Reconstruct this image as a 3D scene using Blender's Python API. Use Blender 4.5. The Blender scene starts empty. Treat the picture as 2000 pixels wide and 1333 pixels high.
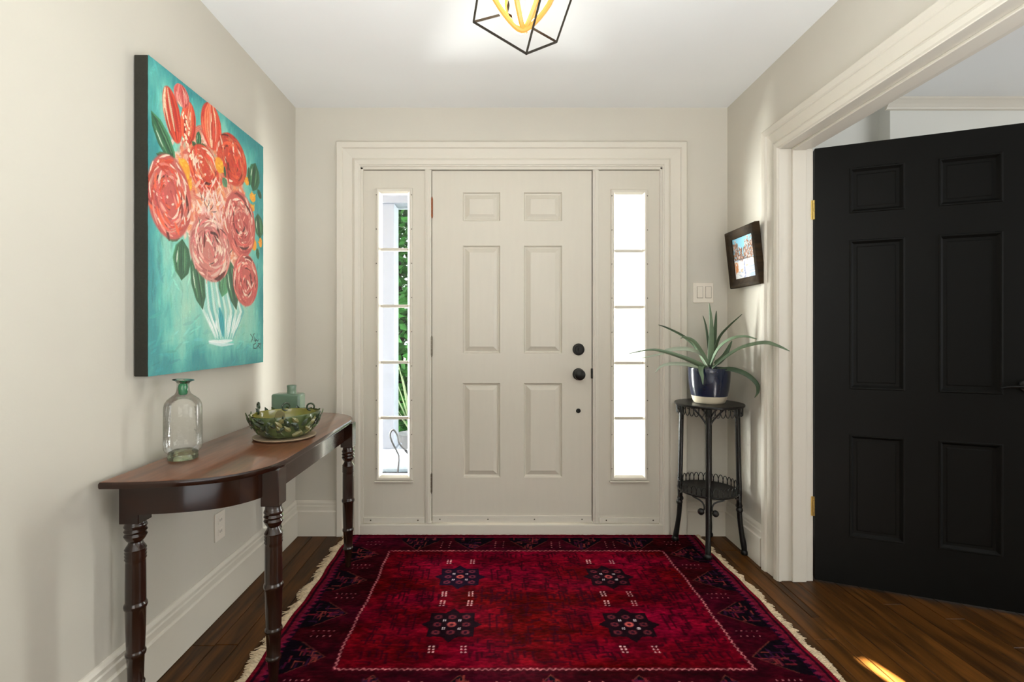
import bpy, bmesh, math, random
import numpy as np
from mathutils import Vector, Matrix
random.seed(7)
RNG = np.random.default_rng(7)
PI = math.pi
sc = bpy.context.scene
COL = sc.collection

# ------------------------------------------------------------------ camera, sky, lights, exposure
CAM_H = 1.16
F = 945.0                       # focal length in pixels of the 2000 px wide frame
cam = bpy.data.cameras.new('camera')
cam.sensor_width = 36.0
cam.lens = F / 2000 * 36
cam.shift_x = 33 / 2000
cam.shift_y = -15.5 / 2000
cam.clip_start = 0.05
co = bpy.data.objects.new('camera', cam)
COL.objects.link(co)
co.location = (0, 0, CAM_H)
co.rotation_euler = (PI / 2, 0, 0)
sc.camera = co

SKY_STRENGTH = 1.5
w = bpy.data.worlds.new('sky')
sc.world = w
w.use_nodes = True
nt = w.node_tree
bg = nt.nodes['Background']
bg.inputs['Color'].default_value = (0.93, 0.98, 1.0, 1)
bg.inputs['Strength'].default_value = SKY_STRENGTH


def lamp(name, kind, loc, rot, energy, color=(1, 1, 1), size=None, portal=False, angle=None):
    l = bpy.data.lights.new(name, kind)
    l.energy = energy
    l.color = color
    if kind == 'AREA':
        l.shape = 'RECTANGLE'
        l.size, l.size_y = size
        if portal:
            l.cycles.is_portal = True
    if angle is not None:
        l.angle = angle
    o = bpy.data.objects.new(name, l)
    COL.objects.link(o)
    o.location = loc
    o.rotation_euler = rot
    return o


# daylight enters through the two sidelights (portals only guide the sampling of the sky)
lamp('sky_portal', 'AREA', (-0.581, 2.97, 1.155), (-PI / 2, 0, 0), 1, size=(0.22, 1.70), portal=True)
lamp('sky_portal', 'AREA', (0.775, 2.97, 1.155), (-PI / 2, 0, 0), 1, size=(0.22, 1.70), portal=True)
# fill lamps added behind the camera and in the side room
lamp('hall_fill', 'AREA', (0.1, -0.45, 0.6), (PI / 2 + 1.22, 0, 0), 55, (0.94, 0.975, 1.0), size=(2.2, 1.6))
bpy.data.lights['hall_fill'].spread = math.radians(125)
lamp('rear_fill', 'AREA', (0.1, -2.7, 1.5), (PI / 2, 0, 0), 30, (1.0, 0.985, 0.95), size=(1.8, 1.5))
lamp('side_room_fill', 'AREA', (4.1, 0.4, 1.4), (PI / 2, 0, PI / 2), 58, (0.95, 0.98, 1.0), size=(2.4, 1.6))
# lamps added beside the porch, standing in for open daylight
lamp('porch_key_lamp', 'AREA', (3.95, 4.70, 1.15), (-PI / 2, 0, 0), 3300, (1.0, 0.99, 0.97), size=(4.4, 2.5))
lamp('porch_key_lamp', 'AREA', (-3.75, 4.70, 1.15), (-PI / 2, 0, 0), 6400, (1.0, 0.99, 0.97), size=(4.4, 2.5))
# low sun through the slit added in the rear wall
sun_dir = Vector((-0.24, 1.0, -0.40)).normalized()
so = lamp('sun', 'SUN', (3, -6, 4), (0, 0, 0), 480, (1.0, 0.97, 0.93), angle=0.006)
so.rotation_euler = sun_dir.to_track_quat('-Z', 'Y').to_euler()

sc.view_settings.view_transform = 'Standard'
sc.view_settings.look = 'None'
sc.view_settings.gamma = 1
sc.view_settings.use_curve_mapping = False
sc.view_settings.exposure = 0.15
sc.cycles.max_bounces = 10
sc.cycles.diffuse_bounces = 6
sc.cycles.transparent_max_bounces = 16
sc.cycles.use_denoising = True
sc.cycles.sample_clamp_indirect = 6


# ------------------------------------------------------------------ helpers
def lin(r, g, b):
    f = lambda c: (c / 255 / 12.92) if c / 255 <= 0.04045 else ((c / 255 + 0.055) / 1.055) ** 2.4
    return (f(r), f(g), f(b))


def U(px, py, Y):
    """a point at depth Y seen along the given direction from the viewer's place"""
    s = F / Y
    return Vector(((px - 967) / s, Y, CAM_H + (651 - py) / s))


WX = lambda px: (px - 967) / 340.0
WZ = lambda py: CAM_H + (651 - py) / 340.0


def mat(name, color, rough=0.5, metal=0.0, noise=0.0, nscale=8.0, bump=0.0, bscale=60.0, stretch=None,
        coat=0.0, spec=0.5, sheen=0.0, attr=None, rnd=0.0, emit=None, emit_str=0.0, sss=0.0):
    m = bpy.data.materials.new(name)
    m.use_nodes = True
    n, l = m.node_tree.nodes, m.node_tree.links
    p = n['Principled BSDF']
    p.inputs['Roughness'].default_value = rough
    p.inputs['Metallic'].default_value = metal
    p.inputs['Coat Weight'].default_value = coat
    p.inputs['Coat Roughness'].default_value = 0.12
    p.inputs['Specular IOR Level'].default_value = spec
    p.inputs['Sheen Weight'].default_value = sheen
    p.inputs['Base Color'].default_value = (*color, 1)
    tc = n.new('ShaderNodeTexCoord')
    mp = n.new('ShaderNodeMapping')
    l.new(tc.outputs['Object'], mp.inputs['Vector'])
    if stretch:
        mp.inputs['Scale'].default_value = stretch
    if rnd:
        oi = n.new('ShaderNodeObjectInfo')
        mu = n.new('ShaderNodeMath'); mu.operation = 'MULTIPLY'; mu.inputs[1].default_value = 37.0
        l.new(oi.outputs['Random'], mu.inputs[0])
        cb = n.new('ShaderNodeCombineXYZ')
        for k in range(3):
            l.new(mu.outputs[0], cb.inputs[k])
        l.new(cb.outputs[0], mp.inputs['Location'])
    src = None
    if attr:
        a = n.new('ShaderNodeAttribute')
        a.attribute_name = attr
        src = a.outputs['Color']
    if noise or rnd:
        hs = n.new('ShaderNodeHueSaturation')
        if src:
            l.new(src, hs.inputs['Color'])
        else:
            hs.inputs['Color'].default_value = (*color, 1)
        nz = n.new('ShaderNodeTexNoise')
        nz.inputs['Scale'].default_value = nscale
        nz.inputs['Detail'].default_value = 6
        l.new(mp.outputs[0], nz.inputs['Vector'])
        mr = n.new('ShaderNodeMapRange')
        mr.inputs['From Min'].default_value = 0.25
        mr.inputs['From Max'].default_value = 0.75
        mr.inputs['To Min'].default_value = 1 - noise
        mr.inputs['To Max'].default_value = 1 + noise
        l.new(nz.outputs['Fac'], mr.inputs['Value'])
        val = mr.outputs[0]
        if rnd:
            m2 = n.new('ShaderNodeMapRange')
            m2.inputs['To Min'].default_value = 1 - rnd
            m2.inputs['To Max'].default_value = 1 + rnd
            l.new(oi.outputs['Random'], m2.inputs['Value'])
            m3 = n.new('ShaderNodeMath'); m3.operation = 'MULTIPLY'
            l.new(val, m3.inputs[0]); l.new(m2.outputs[0], m3.inputs[1])
            val = m3.outputs[0]
        l.new(val, hs.inputs['Value'])
        src = hs.outputs[0]
    if src:
        l.new(src, p.inputs['Base Color'])
    if bump:
        nb = n.new('ShaderNodeTexNoise')
        nb.inputs['Scale'].default_value = bscale
        nb.inputs['Detail'].default_value = 5
        l.new(mp.outputs[0], nb.inputs['Vector'])
        b = n.new('ShaderNodeBump')
        b.inputs['Strength'].default_value = bump
        b.inputs['Distance'].default_value = 0.002
        l.new(nb.outputs['Fac'], b.inputs['Height'])
        l.new(b.outputs[0], p.inputs['Normal'])
    if emit:
        p.inputs['Emission Color'].default_value = (*emit, 1)
        p.inputs['Emission Strength'].default_value = emit_str
    return m


def wood_mat(name, dark, light, rough, coat, scale=(14, 1.2, 14), rnd=0.0, ring=2.2, bump=0.15):
    """grain along local Y"""
    m = bpy.data.materials.new(name)
    m.use_nodes = True
    n, l = m.node_tree.nodes, m.node_tree.links
    p = n['Principled BSDF']
    p.inputs['Roughness'].default_value = rough
    p.inputs['Coat Weight'].default_value = coat
    p.inputs['Specular IOR Level'].default_value = 0.4 if coat > 0.1 else 0.14
    p.inputs['Coat Roughness'].default_value = 0.07
    tc = n.new('ShaderNodeTexCoord')
    mp = n.new('ShaderNodeMapping')
    mp.inputs['Scale'].default_value = scale
    l.new(tc.outputs['Object'], mp.inputs['Vector'])
    oi = n.new('ShaderNodeObjectInfo')
    cb = n.new('ShaderNodeCombineXYZ')
    mu = n.new('ShaderNodeMath'); mu.operation = 'MULTIPLY'; mu.inputs[1].default_value = 53.0
    l.new(oi.outputs['Random'], mu.inputs[0])
    for k in range(3):
        l.new(mu.outputs[0], cb.inputs[k])
    l.new(cb.outputs[0], mp.inputs['Location'])
    nz = n.new('ShaderNodeTexNoise')
    nz.inputs['Scale'].default_value = 0.55
    nz.inputs['Detail'].default_value = 3
    l.new(mp.outputs[0], nz.inputs['Vector'])
    wv = n.new('ShaderNodeMath'); wv.operation = 'MULTIPLY'; wv.inputs[1].default_value = 14.0 * ring
    l.new(nz.outputs['Fac'], wv.inputs[0])
    sn = n.new('ShaderNodeMath'); sn.operation = 'SINE'
    l.new(wv.outputs[0], sn.inputs[0])
    fine = n.new('ShaderNodeTexNoise')
    fine.inputs['Scale'].default_value = 7.0
    fine.inputs['Detail'].default_value = 6
    l.new(mp.outputs[0], fine.inputs['Vector'])
    ad = n.new('ShaderNodeMath'); ad.operation = 'MULTIPLY_ADD'
    ad.inputs[1].default_value = 0.22
    l.new(sn.outputs[0], ad.inputs[0])
    l.new(fine.outputs['Fac'], ad.inputs[2])
    mx = n.new('ShaderNodeMix'); mx.data_type = 'RGBA'
    mx.inputs['A'].default_value = (*dark, 1)
    mx.inputs['B'].default_value = (*light, 1)
    l.new(ad.outputs[0], mx.inputs['Factor'])
    hs = n.new('ShaderNodeHueSaturation')
    l.new(mx.outputs['Result'], hs.inputs['Color'])
    m2 = n.new('ShaderNodeMapRange')
    m2.inputs['To Min'].default_value = 1 - rnd
    m2.inputs['To Max'].default_value = 1 + rnd
    l.new(oi.outputs['Random'], m2.inputs['Value'])
    l.new(m2.outputs[0], hs.inputs['Value'])
    l.new(hs.outputs[0], p.inputs['Base Color'])
    b = n.new('ShaderNodeBump')
    b.inputs['Strength'].default_value = bump
    b.inputs['Distance'].default_value = 0.001
    l.new(ad.outputs[0], b.inputs['Height'])
    l.new(b.outputs[0], p.inputs['Normal'])
    return m


def glass_mat(name, face, edge, refl=0.5, pane=True):
    """thin clear glass: light passes, the rim takes the glass's own tint"""
    m = bpy.data.materials.new(name)
    m.use_nodes = True
    n, l = m.node_tree.nodes, m.node_tree.links
    n.remove(n['Principled BSDF'])
    out = n['Material Output']
    lw = n.new('ShaderNodeLayerWeight'); lw.inputs['Blend'].default_value = 0.35
    mx = n.new('ShaderNodeMix'); mx.data_type = 'RGBA'
    mx.inputs['A'].default_value = (*face, 1)
    mx.inputs['B'].default_value = (*edge, 1)
    pw = n.new('ShaderNodeMath'); pw.operation = 'POWER'; pw.inputs[1].default_value = 4.5
    l.new(lw.outputs['Facing'], pw.inputs[0])
    l.new(pw.outputs[0], mx.inputs['Factor'])
    tr = n.new('ShaderNodeBsdfTransparent')
    l.new(mx.outputs['Result'], tr.inputs['Color'])
    gl = n.new('ShaderNodeBsdfGlossy'); gl.inputs['Roughness'].default_value = 0.03
    mu = n.new('ShaderNodeMath'); mu.operation = 'MULTIPLY'; mu.inputs[1].default_value = refl
    l.new(lw.outputs['Fresnel'], mu.inputs[0])
    if not pane:
        tc = n.new('ShaderNodeTexCoord')
        nb = n.new('ShaderNodeTexNoise'); nb.inputs['Scale'].default_value = 55
        l.new(tc.outputs['Object'], nb.inputs['Vector'])
        b = n.new('ShaderNodeBump'); b.inputs['Strength'].default_value = 0.35
        b.inputs['Distance'].default_value = 0.003
        l.new(nb.outputs['Fac'], b.inputs['Height'])
        l.new(b.outputs[0], gl.inputs['Normal'])
        l.new(b.outputs[0], lw.inputs['Normal'])
    ms = n.new('ShaderNodeMixShader')
    l.new(mu.outputs[0], ms.inputs[0])
    l.new(tr.outputs[0], ms.inputs[1])
    l.new(gl.outputs[0], ms.inputs[2])
    l.new(ms.outputs[0], out.inputs['Surface'])
    return m


WM = {}


class MB:
    def __init__(s):
        s.v, s.f = [], []

    def add(s, verts, faces):
        b = len(s.v)
        s.v += [Vector(p) for p in verts]
        s.f += [tuple(b + i for i in f) for f in faces]
        return s

    def box(s, x0, x1, y0, y1, z0, z1, M=None):
        vs = [Vector((x, y, z)) for x in (x0, x1) for y in (y0, y1) for z in (z0, z1)]
        if M is not None:
            vs = [M @ p for p in vs]
        return s.add(vs, [(0, 1, 3, 2), (4, 6, 7, 5), (0, 4, 5, 1), (2, 3, 7, 6), (0, 2, 6, 4), (1, 5, 7, 3)])

    def lathe(s, prof, c=(0, 0, 0), n=32, M=None, close=True):
        """prof: (r, z) pairs"""
        vs, fs = [], []
        for r, z in prof:
            for k in range(n):
                a = 2 * PI * k / n
                p = Vector((r * math.cos(a), r * math.sin(a), z))
                vs.append((M @ p if M is not None else p) + Vector(c))
        for i in range(len(prof) - 1):
            for k in range(n):
                k2 = (k + 1) % n
                fs.append((i * n + k, i * n + k2, (i + 1) * n + k2, (i + 1) * n + k))
        if close:
            fs.append(tuple(range(n - 1, -1, -1)))
            b = (len(prof) - 1) * n
            fs.append(tuple(b + k for k in range(n)))
        return s.add(vs, fs)

    def tube(s, pts, r, n=8, closed=False, sq=None):
        pts = [Vector(p) for p in pts]
        m = len(pts)
        rs = r if isinstance(r, (list, tuple)) else [r] * m
        vs, fs = [], []
        up = None
        for i, p in enumerate(pts):
            if closed:
                t = pts[(i + 1) % m] - pts[i - 1]
            else:
                t = pts[min(i + 1, m - 1)] - pts[max(i - 1, 0)]
            t = t.normalized() if t.length > 1e-9 else Vector((0, 0, 1))
            if up is None:
                up = Vector((0, 0, 1)) if abs(t.z) < 0.9 else Vector((1, 0, 0))
            a = t.cross(up)
            a = a.normalized() if a.length > 1e-6 else t.orthogonal().normalized()
            b = a.cross(t).normalized()
            up = b
            for k in range(n):
                an = 2 * PI * k / n + (PI / 4 if n == 4 else 0)
                vs.append(p + a * (rs[i] * math.cos(an)) + b * (rs[i] * math.sin(an) * (sq or 1)))
        for i in range(m if closed else m - 1):
            j = (i + 1) % m
            for k in range(n):
                k2 = (k + 1) % n
                fs.append((i * n + k, i * n + k2, j * n + k2, j * n + k))
        if not closed:
            fs.append(tuple(range(n - 1, -1, -1)))
            fs.append(tuple((m - 1) * n + k for k in range(n)))
        return s.add(vs, fs)

    def prism(s, poly, z0, z1, M=None):
        n = len(poly)
        vs = [Vector((x, y, z0)) for x, y in poly] + [Vector((x, y, z1)) for x, y in poly]
        if M is not None:
            vs = [M @ p for p in vs]
        fs = [tuple(range(n - 1, -1, -1)), tuple(range(n, 2 * n))]
        fs += [(i, (i + 1) % n, n + (i + 1) % n, n + i) for i in range(n)]
        return s.add(vs, fs)

    def sweep(s, x0, x1, z0, z1, prof, mp, closed=True, cap=False):
        """profile (outward offset, height) carried round a rectangle with mitred corners; open = two legs and a head"""
        k = len(prof)
        vs, fs = [], []
        if closed:
            cs = [(x0, z0, -1, -1), (x0, z1, -1, 1), (x1, z1, 1, 1), (x1, z0, 1, -1)]
        else:
            cs = [(x0, z0, -1, 0), (x0, z1, -1, 1), (x1, z1, 1, 1), (x1, z0, 1, 0)]
        for (x, z, sx, sz) in cs:
            for o, h in prof:
                vs.append(mp(x + sx * o, z + sz * o, h))
        for i in range(4 if closed else 3):
            j = (i + 1) % 4
            for q in range(k - 1):
                fs.append((i * k + q, j * k + q, j * k + q + 1, i * k + q + 1))
        if cap:
            fs.append((k - 1, 2 * k - 1, 3 * k - 1, 4 * k - 1))
        if not closed:
            fs.append(tuple(range(k)))
            fs.append(tuple(3 * k + q for q in range(k)))
        return s.add(vs, fs)

    def mesh(s, name, M=None):
        me = bpy.data.meshes.new(name)
        vs = [(M @ p) for p in s.v] if M is not None else s.v
        me.from_pydata([tuple(p) for p in vs], [], s.f)
        bm = bmesh.new()
        bm.from_mesh(me)
        bmesh.ops.recalc_face_normals(bm, faces=bm.faces)
        bm.to_mesh(me)
        bm.free()
        me.update()
        return me

    def build(s, name, m, parent=None, local=False, smooth=False, bevel=0, seg=2, subsurf=0, solid=0, angle=40, loc=None):
        M = None
        if parent is not None and not local:
            M = WM.get(parent.name, Matrix.Identity(4)).inverted()
        if loc is not None:
            M = Matrix.Translation(-Vector(loc))
        me = s.mesh(name, M)
        me.materials.append(m)
        o = bpy.data.objects.new(name, me)
        COL.objects.link(o)
        if loc is not None:
            o.location = loc
            WM[o.name] = Matrix.Translation(loc)
        if parent is not None:
            o.parent = parent
            WM[o.name] = WM.get(parent.name, Matrix.Identity(4))
        if solid:
            q = o.modifiers.new('thickness', 'SOLIDIFY'); q.thickness = solid; q.offset = 0
        if bevel:
            q = o.modifiers.new('bevel', 'BEVEL'); q.width = bevel; q.segments = seg
            q.limit_method = 'ANGLE'; q.angle_limit = math.radians(35)
        if subsurf:
            q = o.modifiers.new('smooth', 'SUBSURF'); q.levels = subsurf; q.render_levels = subsurf
        if smooth:
            for p in me.polygons:
                p.use_smooth = True
            if not subsurf:
                try:
                    me.set_sharp_from_angle(angle=math.radians(angle))
                except Exception:
                    pass
        return o


def tag(o, label, cat, group=None, kind=None):
    o['label'] = label
    o['category'] = cat
    if group:
        o['group'] = group
    if kind:
        o['kind'] = kind
    return o


def empty(name, loc=(0, 0, 0), rz=0.0, rx=0.0, ry=0.0):
    o = bpy.data.objects.new(name, None)
    COL.objects.link(o)
    o.empty_display_size = 0.05
    o.location = loc
    o.rotation_euler = (rx, ry, rz)
    WM[o.name] = Matrix.LocRotScale(Vector(loc), o.rotation_euler, None)
    return o


def copy_part(o, parent, M=None):
    c = o.copy()
    COL.objects.link(c)
    c.parent = parent
    if M is not None:
        c.matrix_local = M
    return c


def catmull(pts, n=8, closed=False):
    pts = [Vector(p) for p in pts]
    out = []
    m = len(pts)
    rng = range(m) if closed else range(m - 1)
    for i in rng:
        if closed:
            p0, p1, p2, p3 = pts[i - 1], pts[i], pts[(i + 1) % m], pts[(i + 2) % m]
        else:
            p0, p1, p2, p3 = pts[max(i - 1, 0)], pts[i], pts[i + 1], pts[min(i + 2, m - 1)]
        for k in range(n):
            t = k / n
            out.append(0.5 * ((2 * p1) + (-p0 + p2) * t + (2 * p0 - 5 * p1 + 4 * p2 - p3) * t * t
                              + (-p0 + 3 * p1 - 3 * p2 + p3) * t ** 3))
    if not closed:
        out.append(pts[-1])
    return out


# ------------------------------------------------------------------ materials
M_WALL = mat('wall_paint', lin(201, 196, 184), 0.75, noise=0.02, nscale=2.5, bump=0.08, bscale=180)
M_CEIL = mat('ceiling_paint', lin(233, 234, 233), 0.85, noise=0.015, nscale=2)
M_TRIM = mat('trim_paint', lin(212, 206, 193), 0.38, noise=0.015, nscale=4, bump=0.03, bscale=60)
M_DOOR = mat('door_paint', lin(206, 200, 186), 0.36, noise=0.015, nscale=5, bump=0.06, bscale=80, stretch=(9, 9, 1))
M_BLACKDOOR = mat('black_door_paint', lin(14, 14, 12), 0.5, spec=0.15, noise=0.1, nscale=6, bump=0.05, bscale=120)
M_FLOOR = wood_mat('oak_floor', lin(30, 18, 5), lin(98, 59, 20), 0.42, 0.04, rnd=0.22)
M_MAHOG = wood_mat('mahogany', lin(24, 12, 7), lin(48, 24, 14), 0.16, 0.15, scale=(9, 1.0, 9), rnd=0.08, ring=1.2, bump=0.05)
M_TOP = wood_mat('mahogany_top_glare', lin(52, 28, 17), lin(124, 76, 50), 0.34, 0.7, scale=(9, 1.0, 9), rnd=0.05, ring=1.0, bump=0.04)  # lighter than the aprons: glare on the top put into the colour
M_LEGWOOD = wood_mat('dark_mahogany', lin(21, 11, 7), lin(50, 28, 17), 0.26, 0.5, scale=(12, 12, 1.5), rnd=0.05, ring=1.0, bump=0.04)
M_BRONZE = mat('oil_rubbed_bronze', lin(34, 33, 30), 0.38, metal=0.6, noise=0.15, nscale=30)
M_BLACKMETAL = mat('black_iron', lin(20, 19, 18), 0.38, metal=0.3, noise=0.2, nscale=40, bump=0.1, bscale=200)
M_BRASS = mat('brass', lin(196, 168, 96), 0.3, metal=0.9, noise=0.1, nscale=60)
M_COPPER = mat('copper_hinge', lin(150, 84, 52), 0.38, metal=0.8, noise=0.2, nscale=60)
M_STEEL = mat('worn_steel', lin(120, 112, 98), 0.4, metal=0.8, noise=0.2, nscale=60)
M_SCREW = mat('screw_head', lin(96, 88, 74), 0.45, metal=0.5, noise=0.1)
M_PANE = glass_mat('window_glass', (0.97, 0.99, 0.98), (0.85, 0.93, 0.9), 0.35)
M_PLASTIC = mat('white_plastic', lin(226, 218, 205), 0.35, noise=0.01)
M_SLOT = mat('dark_slot', lin(30, 28, 26), 0.7, noise=0.05)

# ------------------------------------------------------------------ the setting
XL, XR, YB, ZC = -1.147, 1.335, 2.78, 2.456
YREAR = -3.0


def struct(name, mb, m, label, cat, **k):
    o = mb.build(name, m, **k)
    return tag(o, label, cat, kind='structure')


fl = MB().box(-1.3, 4.4, YREAR - 0.1, 2.95, -0.12, -0.012)
floor = struct('floor', fl, M_FLOOR, 'dark stained oak plank floor of the hall', 'floor')
rows = []
x = 1.292
while x > XL:
    rows.append((max(XL - 0.0, x - 0.0833), x))
    x -= 0.0833
rows.append((1.292, 1.327))
x = 1.327
while x < 3.1:
    rows.append((x, x + 0.0833))
    x += 0.0833
plank_meshes = {}
rr = random.Random(3)
for (x0, x1) in rows:
    y = -0.6 - rr.random() * 0.5
    while y < 2.84:
        L = rr.choice((0.9, 1.15, 1.4, 0.75))
        if y + L > 2.60:
            L = 2.84 - y
        key = (round(x1 - x0, 3), round(L, 2))
        if key not in plank_meshes:
            wd = x1 - x0
            g = 0.0011
            c = 0.0016
            mb = MB()
            a0, a1, b0, b1 = -wd / 2 + g, wd / 2 - g, g, L - g
            mb.add([(a0, b0, -0.012), (a1, b0, -0.012), (a1, b1, -0.012), (a0, b1, -0.012),
                    (a0, b0, -c), (a1, b0, -c), (a1, b1, -c), (a0, b1, -c),
                    (a0 + c, b0 + c, 0), (a1 - c, b0 + c, 0), (a1 - c, b1 - c, 0), (a0 + c, b1 - c, 0)],
                   [(0, 1, 5, 4), (1, 2, 6, 5), (2, 3, 7, 6), (3, 0, 4, 7), (4, 5, 9, 8), (5, 6, 10, 9),
                    (6, 7, 11, 10), (7, 4, 8, 11), (8, 9, 10, 11)])
            me = mb.mesh('plank')
            me.materials.append(M_FLOOR)
            plank_meshes[key] = me
        o = bpy.data.objects.new('plank', plank_meshes[key])
        COL.objects.link(o)
        o.parent = floor
        o.location = ((x0 + x1) / 2, y, 0)
        y += L

struct('ceiling', MB().box(-1.3, 4.4, YREAR - 0.1, 2.95, ZC, ZC + 0.12), M_CEIL, 'smooth white painted ceiling above the hall', 'ceiling')
struct('wall_left', MB().box(XL - 0.14, XL, YREAR, YB + 0.16, -0.02, ZC), M_WALL, 'warm white wall behind the console table', 'wall')
bw = MB()
bw.box(XL, WX(705) - 0.03, YB, YB + 0.085, 0, ZC)
bw.box(WX(1293) + 0.03, XR, YB, YB + 0.085, 0, ZC)
bw.box(WX(705) - 0.03, WX(1293) + 0.03, YB, YB + 0.085, 2.125, ZC)
struct('wall_back', bw, M_WALL, 'warm white wall around the front door', 'wall')
YJ = 2.26        # face of the far jamb of the double doorway
YN = 0.62        # near jamb
ZH = 2.024
rw = MB()
rw.box(XR, XR + 0.141, YJ + 0.02, YB + 0.16, 0, ZC)
rw.box(XR, XR + 0.141, YREAR, YN - 0.02, 0, ZC)
rw.box(XR, XR + 0.141, YN - 0.02, YJ + 0.02, ZH + 0.02, ZC)
struct('wall_right', rw, M_WALL, 'warm white wall with the wide doorway', 'wall')
# rear wall with a slit added to shape the sun streak
fw = MB()
s0, s1, q0, q1 = 2.418, 2.484, 0.9, 1.918
for bx in ((-1.3, s0, 0, ZC), (s1, 4.4, 0, ZC), (s0, s1, 0, q0), (s0, s1, q1, ZC)):
    fw.box(bx[0], bx[1], YREAR - 0.1, YREAR, bx[2], bx[3])
struct('wall_front', fw, M_WALL, 'plain wall behind the viewer with an added slit for the sun', 'wall')
sw = MB()
sw.box(XR + 0.141, 2.2, YB, YB + 0.16, 0, ZC)
sw.box(2.2, 4.3, YB - 0.085, YB + 0.16, 0, ZC)
sw.box(4.2, 4.34, YREAR, YB + 0.16, 0, ZC)
struct('wall_side', sw, mat('side_room_paint', lin(222, 222, 216), 0.75, noise=0.02, nscale=3), 'white wall of the room beyond the black door', 'wall')

struct('sun_block_upper', MB().box(-12.0, 12.0, YREAR - 0.2, 2.87, ZC + 0.13, 6.2), mat('sun_block_grey', lin(120, 116, 110), 0.8, noise=0.1), 'unseen block added above the hall to stop the sun', 'wall')  # unseen block added to keep the sun off the hedge
for xw0, xw1, lb in ((-12.0, XL - 0.145, 'added sun blocker left of the hall'), (4.36, 12.0, 'added sun blocker right of the side room')):
    struct('sun_block_wing', MB().box(xw0, xw1, YREAR - 0.2, 2.86, -0.2, ZC + 0.125), mat('sun_block_wing_grey', lin(120, 116, 110), 0.8, noise=0.1), lb, 'wall')  # unseen boxes added to keep the sun off the ground outside
M_BOUNCE_CUT = mat('bounce_cut_dark', lin(52, 44, 40), 0.9, noise=0.3, nscale=14, bump=0.4, bscale=40)  # added cladding, dark so little light bounces onto the porch column
cl = MB()
cl.box(-3.4, WX(705) - 0.03, YB + 0.087, YB + 0.10, -0.14, 2.9)
cl.box(WX(1293) + 0.03, 3.4, YB + 0.087, YB + 0.10, -0.14, 2.9)
cl.box(WX(705) - 0.03, WX(1293) + 0.03, YB + 0.087, YB + 0.10, 2.125, 2.9)
struct('bounce_cut_cladding', cl, M_BOUNCE_CUT, 'dark unseen cladding added on the house front to cut bounced light', 'wall')

# crown moulding of the side room
cr = MB()
yb = YB - 0.085
prof = [(0, 0), (0, 0.058), (0.006, 0.062), (0.012, 0.05), (0.03, 0.03), (0.036, 0.012), (0.042, 0.008), (0.042, 0.0)]
poly = [(yb - b, ZC - 0.0 - a) for a, b in [(0, 0), (0, 0.05), (0.012, 0.05), (0.016, 0.044), (0.03, 0.03), (0.046, 0.016), (0.052, 0.014), (0.056, 0.006), (0.056, 0)]]
vs = [(2.2 - 0.03, y_, z_) for y_, z_ in poly] + [(4.2, y_, z_) for y_, z_ in poly]
k = len(poly)
cr.add(vs, [tuple(range(k)), tuple(range(2 * k - 1, k - 1, -1))] + [(i, (i + 1) % k, k + (i + 1) % k, k + i) for i in range(k)])
struct('trim_1', cr, M_TRIM, 'white crown moulding under the ceiling of the next room', 'moulding')

# baseboards
BP = [(0.0, 0.0), (0.021, 0.0), (0.021, 0.138), (0.016, 0.142), (0.0145, 0.146), (0.0145, 0.168), (0.012, 0.174),
      (0.012, 0.186), (0.009, 0.192), (0.004, 0.199), (0.0, 0.2)]


def baseboard(name, p0, p1, nrm, label):
    mb = MB()
    p0, p1, nrm = Vector(p0), Vector(p1), Vector(nrm)
    vs = [p0 + nrm * a + Vector((0, 0, b)) for a, b in BP] + [p1 + nrm * a + Vector((0, 0, b)) for a, b in BP]
    k = len(BP)
    mb.add(vs, [tuple(range(k)), tuple(range(2 * k - 1, k - 1, -1))] + [(i, (i + 1) % k, k + (i + 1) % k, k + i) for i in range(k)])
    return struct(name, mb, M_TRIM, label, 'baseboard')


baseboard('baseboard_left', (XL, YREAR, 0), (XL, YB, 0), (1, 0, 0), 'tall white baseboard under the console table')
bb = baseboard('baseboard_back', (XL, YB, 0), (-0.909, YB, 0), (0, -1, 0), 'white baseboard left of the front door')
baseboard('baseboard_back_right', (1.097, YB, 0), (XR, YB, 0), (0, -1, 0), 'short white baseboard behind the plant stand')
baseboard('baseboard_right', (XR, YJ + 0.14, 0), (XR, YB, 0), (-1, 0, 0), 'white baseboard between corner and right doorway')
baseboard('baseboard_side', (XR + 0.141, YB, 0), (2.2, YB, 0), (0, -1, 0), 'white baseboard in the room behind the black door')

# front door casing
back = lambda u, v, h: Vector((u, YB - h, v))
CP = [(0.0, 0.0), (0.0, 0.011), (0.004, 0.012), (0.009, 0.018), (0.03, 0.021), (0.04, 0.017), (0.044, 0.011), (0.047, 0.013),
      (0.098, 0.017), (0.1, 0.022), (0.104, 0.026), (0.13, 0.028), (0.136, 0.024), (0.139, 0.018), (0.139, 0.0)]
ca = MB().sweep(WX(705), WX(1293), 0.0, WZ(330) + 0.012, CP, back, closed=False)
struct('trim_2', ca, M_TRIM, 'white moulded casing around the front door and sidelights', 'casing')
# doorway casing on the right wall, far leg + head + near leg
right = lambda u, v, h: Vector((XR - h, u, v))
ca = MB().sweep(YN + 0.004, YJ - 0.004, 0.0, ZH - 0.004, [(a * 0.93, b) for a, b in CP], right, closed=False)
struct('trim_3', ca, M_TRIM, 'white moulded casing around the wide right doorway', 'casing')

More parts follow.
